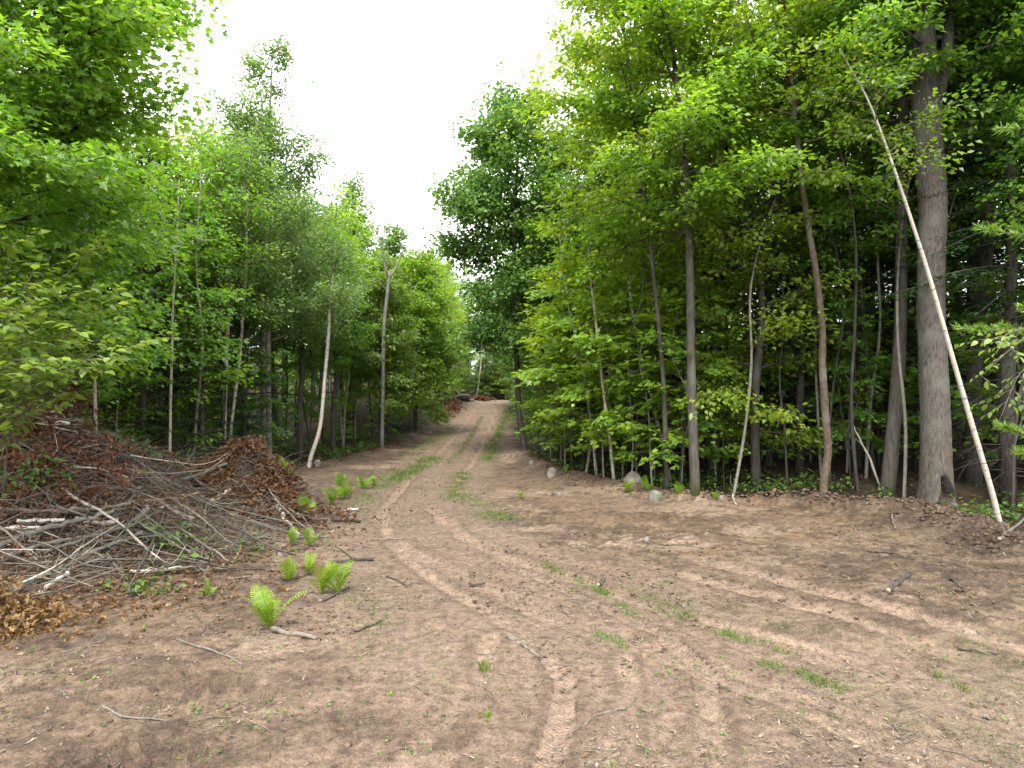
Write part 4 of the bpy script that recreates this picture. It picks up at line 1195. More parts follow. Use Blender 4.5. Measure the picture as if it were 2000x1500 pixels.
# conifers with dead lower twigs standing just behind the right edge
for (u, y, h, lab) in [(1905, 17.6, 15, 'hemlock with bare dead lower twigs right behind the massive trunk'),
                       (1795, 19.0, 14, 'hemlock with wiry dead twigs between the two big grey trunks'),
                       (1968, 15.2, 16, 'dark hemlock trunk at the far right edge of the view'),
                       (1560, 21.5, 13, 'shaded hemlock behind the crooked tan trunk'),
                       (1665, 22.5, 13, 'shaded hemlock behind the thin crooked dark stem')]:
    x = (u - 1000) / F_PX * y
    place('hemlock0', x, y, h / 14, float(RNG.random() * 6.28), lab, 'hemlock_tree', 'tree', None, (M['bark_dark'], M['hemlock']))
for (u, y, h, lab) in [(478, 21.0, 8.5, 'dark young fir behind the slanting aspen stems'), (395, 18.5, 7.5, 'dark young fir rising behind the rust leaf heap'),
                       (280, 17.5, 9, 'dark fir filling the shade left of the lone pale sapling')]:
    x = (u - 1000) / F_PX * y
    place('fir1', x, y, h / 12, float(RNG.random() * 6.28), lab, 'fir_tree', 'tree', None, (M['bark_dark'], M['hemlock']))

for k in range(44):
    y = 76.5 + (12 if k < 26 else 26) * RNG.random(); u = 860 + 190 * RNG.random(); x = (u - 1000) / F_PX * y; h = 2.5 + 3.0 * RNG.random() + (3.5 if k >= 26 else 0)
    e = place('edge%d' % (k % 2), x, y, h / 11, float(RNG.random() * 6.28), '', 'maple_sapling', 'sapling', 'saplings closing the far end of the road', (M['bark_dark'], M['maple']), sxy=.5 + .25 * RNG.random())
    set_slot(e, 'bark_dark', ('aspen', 'aspen', 'maple_bright')[k % 3]); FILL.append((e, 'low far sapling' if k < 26 else 'tall far sapling'))  # paler leaf colours stand in for haze and open light at the far end
name_fill()

# ------------------------------------------------------------------ far woods and undergrowth (countless)
def woods_mass():
    r = np.random.default_rng(9)
    n = 150000
    y = 8 + 82 * r.random(n) ** .9; side = np.where(r.random(n) < .5, -1, 1); off = 9 + 13 * r.random(n)
    x = np.where(side > 0, right_edge(y) + off, left_edge(y) - off)
    z = 9.5 * r.random(n) ** 1.2
    cl = fbm(x * .55, z * .8 + y * .55, 200, 3)
    k = (cl > .46) & (np.abs(x) < .85 * y + 4)
    x, y, z = x[k], y[k], z[k]; n = len(x)
    pos = np.stack([x, y, base_h(x, y) + z], 1)
    d = r.normal(size=(n, 3)); d[:, 2] -= .4
    nr = r.normal(size=(n, 3)) * .5 + [0, 0, 1]
    me = leaf_mesh('woods', pos, d, nr, .17 * (.7 + .6 * r.random(n)), 'diamond', r.random(n))
    tag(obj('undergrowth', me, M['maple']), 'green leafy mass filling the deep wood on both sides', 'undergrowth', kind='stuff')
woods_mass()

def edge_undergrowth():
    r = np.random.default_rng(19); P = []; D = []; S = []
    n = 4200
    y = 12 + 55 * r.random(n) ** 1.5; side = np.where(r.random(n) < .5, -1, 1); off = -.1 + 3.8 * r.random(n)
    x = np.where(side > 0, right_edge(y) + off, left_edge(y) - off)
    k = (np.abs(x) < .8 * y + 1) & (fbm(x * .5, y * .5, 210, 2) > .45)
    for a, b in zip(x[k], y[k]):
        m = 9; h = .08 + .40 * r.random() ** 2
        th = r.random(m) * 6.283; rr = .06 + .16 * r.random(m)
        P.append(np.stack([a + np.cos(th) * rr, b + np.sin(th) * rr, base_h(a, b) + h * (.4 + .6 * r.random(m))], 1))
        D.append(np.stack([np.cos(th), np.sin(th), -.2 + .3 * r.normal(size=m)], 1)); S.append(.06 + .07 * r.random(m))
    P = np.concatenate(P); D = np.concatenate(D); S = np.concatenate(S); n = len(P)
    me = leaf_mesh('undergrowth', P, D, np.tile([[0, 0, 1.0]], (n, 1)) + r.normal(size=(n, 3)) * .35, S, 'oval', r.random(n))
    tag(obj('undergrowth', me, M['weed']), 'low leafy plants along the wood edges', 'undergrowth', kind='stuff')
edge_undergrowth()

# ------------------------------------------------------------------ brush pile
def stick_line(pts, free=False):
    H = [hit(u, v) for u, v in pts]
    ys = np.array([h[1] for h in H]); med = float(np.median(ys))
    ys = np.where(np.abs(ys - med) > 1.3, med, ys)
    ys = np.convolve(np.pad(ys, 1, mode='edge'), [.25, .5, .25], 'valid') if len(ys) > 2 else ys
    return np.array([at_depth(u, v, y - .05) for (u, v), y in zip(pts, ys)])

def branch(label, pts3, r0, r1, mat, group, name='branch', cat='branch', twigs=2, seed=0, cut=True, n=None, sides=8, bendy=0.0):
    r = np.random.default_rng(seed + 500)
    P = smooth_line(pts3, n or max(7, 3 * len(pts3))) if len(pts3) > 2 else np.linspace(pts3[0], pts3[1], 6)
    P = P + r.normal(size=P.shape) * r0 * .35
    if bendy:
        Lb = np.linalg.norm(P[-1] - P[0]); f = np.linspace(0, 1, len(P)); ax = unit(r.normal(size=3) * [1, 1, .5])
        P = P + (np.sin(f * math.pi * (1 + 1.4 * r.random()) + r.random() * 2) * bendy * Lb * (.4 + r.random()))[:, None] * ax
    b = P.mean(0)
    e = empty(name, b, label, cat, group)
    w = Wood(); w.tube(P - b, np.linspace(r0, r1, len(P)) * (1 + .12 * r.normal(size=len(P))), sides, .10, r)
    obj('stem', w.mesh('stem'), M[mat], e)
    if twigs:
        t = Wood()
        for _ in range(twigs):
            i = r.integers(1, len(P) - 1); d = unit(P[i + 1 if i + 1 < len(P) else i] - P[i - 1]); d = unit(d + r.normal(size=3) * .7 + [0, 0, .25])
            L = (.15 + .55 * r.random()) * min(1.2, r0 / .012)
            q = P[i] - b
            m1 = q + d * L * .35 + r.normal(size=3) * .03 * L; m2 = q + d * L * .7 + r.normal(size=3) * .07 * L; m3 = q + d * L + r.normal(size=3) * .14 * L
            t.tube(np.array([q, m1, m2, m3]), [r0 * .38, r0 * .28, r0 * .18, .0015], 4)
            if L > .25:
                d2 = unit(d + r.normal(size=3) * .6); t.tube(np.array([m1, m1 + d2 * L * .25, m1 + d2 * L * .5 + r.normal(size=3) * .04]), [r0 * .2, r0 * .14, .0012], 3)
        obj('twigs', t.mesh('twigs'), M[mat], e)
    if cut and r0 > .02:
        c = Wood(); d = unit(P[0] - P[1])
        c.tube(np.array([P[0] - b + d * .001, P[0] - b + d * .004]), [r0 * .93, r0 * .90], sides)
        obj('cut_end', c.mesh('cut_end', False), M['cut_wood'], e)
    return e

BP = 'branches heaped in the brush pile'
HAND = [
 ('long greenish grey branch slanting up across the front of the brush pile', [(0, 1168), (80, 1126), (120, 1110), (180, 1080), (240, 1054), (280, 1040)], 5.2, 4, 'stick_grey', 3),
 ('thin straight grey branch just below the long greenish one', [(40, 1152), (130, 1114), (210, 1086)], 2.6, 2, 'stick_grey', 2),
 ('short pale mottled log end under the greenish branch', [(74, 1160), (114, 1130), (136, 1118)], 4.5, 4, 'birch', 0),
 ('thin pale twig running down onto the bare soil from the pile', [(210, 1080), (236, 1122), (254, 1146), (284, 1174)], 2.2, 1.2, 'stick_grey', 2),
 ('whitish pole lying flat at the foot of the pile', [(254, 1118), (300, 1114), (356, 1108)], 3.6, 2.6, 'birch', 2),
 ('thick smooth grey branch sloping down to the left edge of view', [(0, 1066), (80, 1034), (128, 1023), (176, 1013), (224, 996)], 5.4, 4.2, 'stick_grey', 1),
 ('long level dark branch crossing the middle of the pile', [(0, 994), (48, 999), (112, 997), (160, 994), (208, 991), (256, 984)], 4.0, 3.4, 'stick', 3),
 ('splintered orange tan split pole pointing right in the pile', [(250, 985), (320, 976), (385, 962)], 4.6, 2.2, 'split_wood', 0),
 ('white birch pole with dark red bands in the left of the pile', [(32, 1018), (80, 1017), (125, 1016)], 3.8, 3.4, 'birch', 0),
 ('short white birch pole below the red banded one', [(0, 1032), (40, 1032), (82, 1031)], 4.4, 3.8, 'birch', 0),
 ('long sagging grey branch above the greenish front branch', [(3, 1090), (48, 1074), (112, 1056), (160, 1048), (208, 1034), (256, 1024)], 3.6, 3.0, 'stick_grey', 3),
 ('grey forked branch running parallel in the pile centre', [(72, 1079), (136, 1063), (176, 1048), (224, 1036), (272, 1024)], 3.2, 2.4, 'stick_grey', 4),
 ('upright bent grey stub rising in the pile centre', [(256, 1024), (272, 1010), (285, 997), (288, 988)], 5.2, 4.2, 'stick_grey', 0),
 ('grey pole sloping down to the right below the green fern', [(205, 927), (240, 940), (275, 956)], 3.8, 3.2, 'stick_grey', 1),
 ('short red brown pole leaning in the left of the pile', [(58, 968), (88, 986), (106, 996)], 3.2, 2.6, 'stick', 1),
 ('torn tan pole among the rusty needles at upper left', [(38, 925), (80, 909), (122, 900)], 3.2, 2.6, 'split_wood', 0),
 ('thin dark bent branch sweeping down to the left edge', [(0, 954), (40, 922), (72, 888), (112, 866)], 2.8, 1.8, 'stick_dark', 2),
 ('stubby pale cut piece standing out of the pile', [(173, 916), (183, 910), (192, 904)], 4.6, 4.2, 'cut_wood', 0),
 ('pale forked branch jutting right from the top of the pile', [(217, 836), (297, 832), (343, 829), (371, 835)], 3.6, 2.2, 'stick_grey', 2),
 ('long grey pole sliding down the right shoulder of the pile', [(224, 818), (259, 843), (287, 864), (336, 906), (350, 920)], 4.8, 4.0, 'stick_grey', 3),
 ('pale bare log lying along the crest of the pile', [(80, 826), (105, 827), (132, 827)], 4.2, 3.8, 'birch', 0),
 ('straight grey pole rising to the right in front of the rust heap', [(300, 960), (330, 948), (390, 926), (446, 903)], 4.4, 3.0, 'stick_grey', 2),
 ('white birch stub propped against the rust leaf heap', [(408, 984), (428, 970), (446, 956)], 4.6, 3.6, 'birch', 0),
 ('red brown log sloping right below the splintered pole', [(300, 982), (330, 994), (360, 1008), (378, 1014)], 5.2, 4.4, 'stick', 0),
 ('brown stick crossing over the red brown log', [(340, 978), (370, 996), (400, 1014), (414, 1019)], 3.4, 2.6, 'stick', 2),
 ('long straight pole pointing from the pile towards the road', [(448, 992), (500, 998), (560, 1008), (640, 1016)], 3.8, 2.8, 'stick', 2),
 ('whitish peeled branch sloping to the ferns at the pile corner', [(536, 974), (546, 994), (558, 1016), (586, 1046)], 3.8, 3.0, 'birch', 1),
 ('thin grey branch splayed from the rust heap corner', [(536, 974), (560, 990), (588, 1010)], 2.6, 1.8, 'stick_grey', 1),
 ('thin pale rod sloping right at the pile foot', [(464, 1016), (480, 1036), (500, 1056), (522, 1078)], 2.2, 1.4, 'stick_grey', 1),
 ('short red brown pole lying level near the wilted green leaves', [(472, 1050), (500, 1051), (532, 1052)], 3.8, 3.4, 'stick', 0),
 ('bent brown stick above the level red brown pole', [(490, 1030), (510, 1042), (530, 1046)], 3.2, 2.6, 'stick', 0),
 ('pale stick lying level behind the middle fern pair', [(574, 1050), (610, 1049), (640, 1047)], 3.0, 2.4, 'stick_grey', 0),
 ('grey stick lying on the litter at the pile foot', [(300, 1116), (330, 1113), (352, 1110)], 3.2, 2.6, 'stick_grey', 1),
 ('dark topped stick right of the grey stick at the pile foot', [(380, 1116), (415, 1112), (450, 1110)], 3.0, 2.4, 'stick', 2),
 ('crooked brown stick lowest at the right pile foot', [(444, 1132), (480, 1126), (508, 1124)], 2.8, 2.2, 'stick', 0),
 ('short split stick standing steeply near the wilted leaves', [(458, 1096), (464, 1082), (470, 1066)], 2.6, 2.2, 'split_wood', 0),
 ('fine bare branch draped over the rust leaf heap', [(440, 930), (470, 946), (502, 966), (520, 990)], 1.7, 1.0, 'stick_grey', 3),
 ('tan broken log at the lower left corner leaf heap', [(0, 1190), (30, 1210), (62, 1242)], 7.0, 5.5, 'bark_brown', 0),
 ('wiry arching branch over the rusty needles at upper left', [(0, 806), (70, 815), (140, 850), (217, 868)], 1.7, 1.0, 'stick_grey', 4),
 ('thin bare branch rising right above the pile crest', [(162, 773), (227, 737), (266, 704)], 1.6, .9, 'stick_grey', 3),
 ('pale broken stub standing on the pile crest', [(172, 825), (180, 803), (187, 782)], 3.4, 2.8, 'birch', 0),
 ('splintered broken end among the shrub leaves', [(25, 708), (36, 701), (47, 694)], 5.0, 3.8, 'split_wood', 0),
 ('curved grey branch with fine forks near the left pile foot', [(60, 1100), (100, 1098), (150, 1085), (190, 1072)], 2.8, 2.0, 'stick_grey', 4),
 ('thick pale birch butt half buried below the dark level branch', [(150, 1012), (185, 1020), (230, 1016)], 5.0, 4.4, 'birch_tan', 0),
]
for i, (lab, pts, a, b, mat, tw) in enumerate(HAND):
    L3 = stick_line(pts)
    ym = L3[:, 1].mean() / F_PX
    branch(lab, L3, a * ym, b * ym, mat, BP, twigs=tw + 1 if tw else 0, seed=i, bendy=.008)

r = np.random.default_rng(41)
KINDS = [('stick_grey', 'slender grey branch tangled in the brush pile'), ('stick', 'slender brown branch tangled in the brush pile'), ('birch_tan', 'slender tan birch branch tangled in the brush pile'),
         ('stick_dark', 'slender dark branch tangled in the brush pile')]
made = 0
while made < 125:
    x = -9.9 + 6.2 * r.random(); y = 8.0 + 7.2 * r.random()
    p = float(pile_h(x, y))
    if p < .10 or abs(x) > .78 * y or (y > 13.2 and x > -6.6 and r.random() < .8):
        continue
    a = r.normal() * .35 + (.10 if r.random() < .78 else 1.0); L = .6 + 1.9 * r.random() ** 1.4; rr = .007 + .017 * r.random() ** 2
    pts = []
    for f in (-.5, -.17, .17, .5):
        px = x + math.cos(a) * L * f; py = y + math.sin(a) * L * f
        pts.append([px, py, float(surf_h(px, py)) + .03 + .05 * r.random()])
    pts = np.array(pts)
    pts[:, 2] = .5 * pts[:, 2] + .5 * np.linspace(pts[0, 2], pts[-1, 2], 4) + .04
    mat, lab = KINDS[r.choice(4, p=[.20, .46, .10, .24])]
    place_ = 'near its crest' if p > 1.2 else ('at its right shoulder' if x > -6.0 and y > 11.5 else ('low at its front' if y < 9.6 else ('at its left end' if x < -7.8 else 'in its middle')))
    lab = '%s %s %s' % ('long' if L > 1.4 else 'short', lab, place_)
    branch(lab, pts, rr, rr * .6, mat, BP, twigs=int(r.integers(1, 6)), seed=900 + made, cut=False, sides=6, bendy=.035)
    made += 1

def pile_twigs():
    r = np.random.default_rng(51); w = Wood(); k = 0
    while k < 7000:
        x = -10.5 + 7.2 * r.random(); y = 7.0 + 8.6 * r.random(); p = float(pile_h(x, y))
        if p < .05 + .2 * r.random() or abs(x) > .8 * y: continue
        a = r.random() * 6.283; L = .12 + .7 * r.random() ** 1.5; tl = r.normal() * .35
        d = np.array([math.cos(a), math.sin(a), tl]); q = np.array([x, y, float(surf_h(x, y)) - .02 + .08 * r.random()])
        w.tube(np.array([q, q + d * L * .5 + r.normal(size=3) * .03, q + d * L + [0, 0, -.04]]), [.0045, .0035, .0015], 3); k += 1
    tag(obj('twigs', w.mesh('twigs'), M['stick']), 'countless fine bare twigs matted over the brush pile', 'twigs', kind='stuff')
pile_twigs()

def leaf_scatter(name, label, mat, n, where, size, kind='crumple', up=.05, seed=0, droop=.3, tiltn=.8, clump=0):
    r = np.random.default_rng(seed); x, y, zoff = where(r, n)
    if clump:
        k = fbm(x * 3.1 + seed, y * 3.1, seed, 3) + .25 * r.random(len(x)) > clump; x, y, zoff = x[k], y[k], zoff[k]
        zoff = zoff + .30 * np.maximum(fbm(x * 2.6, y * 2.6 + seed, seed + 5, 3) - .42, 0) * 2
    m = len(x); pos = np.stack([x, y, surf_h(x, y) + zoff], 1)
    d = r.normal(size=(m, 3)); d[:, 2] = d[:, 2] * .5 - droop
    nr = r.normal(size=(m, 3)) * tiltn + [0, 0, 1]
    me = leaf_mesh(name, pos, d, nr, size * (.55 + .8 * r.random(m)), kind, r.random(m))
    return tag(obj(name, me, M[mat]), label, 'leaves', kind='stuff')

def gauss(cx, cy, sx, sy, z0, z1):
    def f(r, n):
        x = cx + r.normal(size=n) * sx; y = cy + r.normal(size=n) * sy
        return x, y, z0 + (z1 - z0) * r.random(n)
    return f
def multi(*fs):
    def f(r, n):
        o = [g(r, int(n * w)) for g, w in fs]
        return tuple(np.concatenate([a[i] for a in o]) for i in range(3))
    return f
leaf_scatter('dead_leaves', 'heap of rust brown withered leaves at the right end of the brush pile', 'rust_leaf', 9500,
             multi((gauss(-5.5, 13.8, .85, .55, -.12, .22), .55), (gauss(-4.75, 14.2, .55, .5, -.10, .16), .25), (gauss(-5.0, 13.3, .5, .35, -.05, .12), .2)), .105, seed=61, droop=.7, tiltn=1.6, clump=.52)
leaf_scatter('dead_leaves', 'golden brown oak leaves heaped at the lower left corner', 'gold_leaf', 2200,
             multi((gauss(-6.0, 7.75, .30, .35, .0, .20), .6), (gauss(-5.55, 8.0, .45, .35, .0, .06), .4)), .095, seed=62, droop=.6, tiltn=1.6, clump=.58)
leaf_scatter('dead_leaves', 'brown curled leaves scattered through the brush pile', 'dead_leaf', 5600,
             multi((gauss(-7.0, 10.3, 1.3, 1.0, -.03, .10), .40), (gauss(-5.2, 10.6, 1.0, 1.2, -.01, .05), .30), (gauss(-8.0, 11.5, 1.0, .8, 0, .12), .18), (gauss(-5.0, 8.9, .8, .8, 0, .03), .12)), .085, seed=63, tiltn=1.3)
leaf_scatter('dead_leaves', 'withered leaf clusters hanging among the birch stems above the pile', 'rust_leaf', 650,
             multi((gauss(-8.0, 12.6, .22, .15, .1, 1.0), .5), (gauss(-8.5, 12.6, .3, .2, .0, .9), .3), (gauss(-6.9, 12.0, .3, .3, -.05, .2), .2)), .11, seed=64, droop=1.0)
leaf_scatter('dead_leaves', 'leaf litter on the shaded floor of the woods', 'dead_leaf', 7000,
             multi((lambda r, n: (lambda y, o: (right_edge(y) + o, y, .01 + .02 * r.random(n)))(11 + 16 * r.random(n), -.5 + 6 * r.random(n)), .6),
                   (lambda r, n: (lambda y, o: (left_edge(y) - o, y, .01 + .02 * r.random(n)))(14 + 18 * r.random(n), -.6 + 5 * r.random(n)), .4)), .10, seed=65)
leaf_scatter('dead_leaves', 'single dry leaves strewn over the bare soil', 'dead_leaf', 420,
             lambda r, n: (lambda y: ((r.random(n) - .5) * 1.5 * y, y, .012 + .01 * r.random(n)))(4.6 + 12 * r.random(n) ** 1.3), .05, seed=66, tiltn=.4, droop=0)
def rust_needles():
    r = np.random.default_rng(67); n = 6500
    x = np.concatenate([-8.6 + r.normal(size=n * 2 // 3) * .75, -7.4 + r.normal(size=n // 3) * .6]); y = np.concatenate([11.0 + r.normal(size=n * 2 // 3) * .6, 10.9 + r.normal(size=n // 3) * .5])
    m = len(x); pos = np.stack([x, y, surf_h(x, y) + .14 * r.random(m)], 1)
    d = r.normal(size=(m, 3)); nr = r.normal(size=(m, 3))
    tag(obj('dead_needles', leaf_mesh('dead_needles', pos, d, nr, .13 * (.5 + .8 * r.random(m)), 'frond', r.random(m)), M['rust_leaf']),
        'rusty dead conifer sprays on the upper left of the brush pile', 'needles', kind='stuff')
rust_needles()
leaf_scatter('weeds', 'fresh green sprouts growing up through the brush pile', 'weed', 700,
             multi((gauss(-7.3, 10.4, .35, .2, .04, .25), .35), (gauss(-5.1, 10.3, .25, .2, .02, .2), .2), (gauss(-6.9, 12.4, .5, .25, 0, .25), .2), (gauss(-5.0, 9.3, .3, .2, .02, .1), .12), (gauss(-4.4, 11.0, .5, .5, .02, .12), .13)),
             .10, 'oval', seed=68, tiltn=.4)

# ------------------------------------------------------------------ ferns
def frond_mesh(seed, pairs=17):
    r = np.random.default_rng(seed); pos = []; d = []; nr = []; S = []
    t = np.linspace(0, 1, 12)
    spine = np.stack([t * .62 * (1 + .1 * t), np.zeros(12), .80 * t - .38 * t ** 2.4], 1)
    for i in range(pairs):
        f = .14 + .86 * i / (pairs - 1)
        q = np.array([np.interp(f, t, spine[:, c]) for c in range(3)]); tn = unit(np.array([np.interp(min(1, f + .05), t, spine[:, c]) for c in range(3)]) - np.array([np.interp(max(0, f - .05), t, spine[:, c]) for c in range(3)]))
        ln = .21 * math.sin(math.pi * (.16 + .80 * f)) ** .9 + .015
        up = unit(np.cross(tn, [0, 1, 0])); up = up if up[2] > 0 else -up
        for sg in (-1, 1):
            dr = unit(np.array([0, sg, 0]) + tn * .45 - up * .12)
            k = 4
            for j in range(k):                      # pinna of short overlapping lobes
                g = j / k
                pos.append(q + dr * ln * g * .9); d.append(dr + r.normal(size=3) * .05); nr.append(up + r.normal(size=3) * .12); S.append(ln * .42 * (1 - .45 * g))
    pos = np.array(pos); n = len(pos)
    T, F = LEAF['diamond']; w = Wood(); w.tube(spine, np.linspace(.010, .003, 12), 4)
    lm = [np.array(pos), np.array(d), np.array(nr), np.array(S), np.random.default_rng(seed).random(n)]
    T = T * [1, .75, 1]
    dd = lm[1] / np.linalg.norm(lm[1], axis=1)[:, None]; ss = np.cross(lm[2], dd); ss /= np.linalg.norm(ss, axis=1)[:, None]; nn = np.cross(dd, ss)
    V = lm[0][:, None] + lm[3][:, None, None] * (T[None, :, 0:1] * dd[:, None] + T[None, :, 1:2] * ss[:, None] + T[None, :, 2:3] * nn[:, None])
    Fa = (F[None] + (np.arange(n) * 4)[:, None, None]).reshape(-1, 3)
    wv = np.concatenate(w.V); off = n * 4
    return make_mesh('frond', np.concatenate([V.reshape(-1, 3), wv]), [np.concatenate([Fa, np.concatenate(w.T) + off]), np.concatenate(w.Q) + off], False,
                     {'rnd': np.concatenate([np.repeat(lm[4], 4), np.full(len(wv), .1)])})
FROND = [frond_mesh(1), frond_mesh(2, 15), frond_mesh(3, 13)]
def fern(u, v, px, fronds, label, seed, group='ferns on the cleared ground', lean=None):
    r = np.random.default_rng(seed + 3000); p = hit(u, v); hgt = px * p[1] / F_PX
    e = empty('fern', p - [0, 0, .01], label, 'fern', group)
    a0 = r.random() * 6.28
    for k in range(fronds):
        o = obj('frond', FROND[k % 3], M['fern'], e)
        a = a0 + k * 6.283 / fronds + r.normal() * .3
        s = hgt / .74 * (.55 + .5 * r.random())
        o.rotation_euler = (r.normal() * .2, -.50 + r.normal() * .30, a)
        o.scale = (s, s, s)
FERNS = [(527, 1226, 95, 7, 'tall bright fern standing alone beside the dark fallen log'), (565, 1135, 52, 6, 'low spreading fern left of the fern group by the pile foot'),
         (603, 1122, 48, 5, 'small fern at the back of the fern group by the pile foot'), (628, 1160, 72, 7, 'large fern in the middle of the group by the pile foot'),
         (660, 1160, 66, 6, 'upright fern at the right of the group by the pile foot'), (572, 1066, 42, 5, 'small fern beside the pale level stick at the pile corner'),
         (604, 1068, 46, 5, 'fern in front of the pale level stick at the pile corner'), (405, 1165, 36, 6, 'small dense fern at the foot of the pile in line with the rust heap'),
         (296, 1040, 26, 5, 'yellow green fern perched in the middle of the brush pile'), (280, 930, 22, 4, 'small fern high on the brush pile slope'),
         (590, 1005, 40, 7, 'bracken fern tuft just right of the long pole end'), (612, 1006, 36, 6, 'bracken fern tuft nearest the road of the pile corner tufts'),
         (648, 985, 42, 8, 'broad bracken fern clump beside the road bend'), (672, 975, 40, 8, 'bracken fern clump next to the broad one by the road bend'),
         (664, 955, 34, 7, 'bracken fern behind the two broad clumps'), (708, 955, 30, 7, 'low bracken fern at the road verge behind the clumps'),
         (730, 948, 24, 6, 'last small bracken fern along the left verge'), (953, 1408, 34, 6, 'small fern growing in the middle of the near dirt'),
         (762, 1362, 20, 4, 'tiny fern sprout left of the middle dirt fern'), (1018, 975, 26, 4, 'thin fern sprout on the right verge soil'),
         (560, 940, 44, 6, 'fern in shade beside the rust leaf heap end'), (545, 930, 40, 5, 'fern in shade close behind the rust leaf heap'),
         (1265, 960, 34, 8, 'dark green fern clump at the foot of the round boulder'), (1300, 955, 34, 8, 'fern clump between the boulder and the slender dark stem'),
         (1230, 962, 28, 7, 'fern clump left of the mossy boulder'), (1325, 965, 26, 6, 'small fern beside the banded grey trunk'), (1105, 925, 20, 5, 'small fern right of the pinkish boulder'),
         (1400, 978, 22, 5, 'pale fern sprout on the spoil right of the banded trunk')]
for i, (u, v, px, k, lab) in enumerate(FERNS):
    fern(u, v, px, k, lab, i)

# ------------------------------------------------------------------ rocks
def rock(u, v, wpx, hpx, label, mat, seed):
    import bmesh
    r = np.random.default_rng(seed); p = hit(u, v); s = wpx * p[1] / F_PX / 2; h = hpx * p[1] / F_PX
    bm = bmesh.new(); bmesh.ops.create_icosphere(bm, subdivisions=4, radius=1.0)
    pl = [unit(r.normal(size=3)) for _ in range(9)]
    for vt in bm.verts:
        c = np.array(vt.co)
        for q in pl:
            dq = c @ q - .80
            if dq > 0: c = c - q * dq * .8
        nz = float(fbm(np.array(c[0] * 2.2 + seed), np.array(c[1] * 2.2 + c[2] * 1.7), seed, 3)) - .5
        c = c * (1 + .22 * nz)
        vt.co = (c[0] * s, c[1] * s * .85, c[2] * h)
    me = bpy.data.meshes.new('rock'); bm.to_mesh(me); bm.free()
    me.polygons.foreach_set('use_smooth', np.ones(len(me.polygons), bool))
    o = obj('rock', me, M[mat], None, p + [0, .0, h * .25]); o.rotation_euler = (0, 0, r.random() * 6.28)
    tag(o, label, 'rock', 'rocks along the clearing')
for i, a in enumerate([(1078, 931, 28, 15, 'pinkish boulder at the wood edge below the dark oak', 'rock'), (1236, 943, 44, 19, 'large rounded tan boulder among ferns at the wood edge', 'rock'),
                       (1281, 978, 34, 18, 'grey mossy boulder at the foot of the ferns', 'rock_moss'), (1038, 907, 11, 8, 'small pale stone at the foot of the dark oak', 'rock'),
                       (1262, 1057, 12, 7, 'fist sized pale stone on the bare soil', 'rock'), (1408, 978, 14, 9, 'brown stone on the spoil bank near the banded trunk', 'rock'),
                       (1092, 968, 9, 5, 'flat dark stone on the right verge', 'rock'), (1960, 1085, 9, 6, 'small pale stone under the leaning birch', 'rock'),
                       (548, 1090, 16, 10, 'pale flat stone by the pile foot', 'rock'), (846, 812, 6, 4, 'white stone on the far left bank', 'rock'), (1270, 1144, 6, 4, 'small white stone in the clearing grass', 'rock'),
                       (1335, 1185, 8, 4, 'small cream stone beside the right rut', 'rock'), (1495, 1130, 7, 5, 'small grey stone on the right soil', 'rock'), (1925, 1400, 10, 5, 'pale flat stone near the lower right corner', 'rock'),
                       (1805, 1472, 10, 6, 'pale pebble at the bottom right edge', 'rock'), (1745, 1480, 8, 5, 'grey pebble at the bottom right edge', 'rock'), (620, 910, 18, 10, 'stone by the foot of the crooked white birch', 'rock')]):
    rock(*a, seed=i + 1)

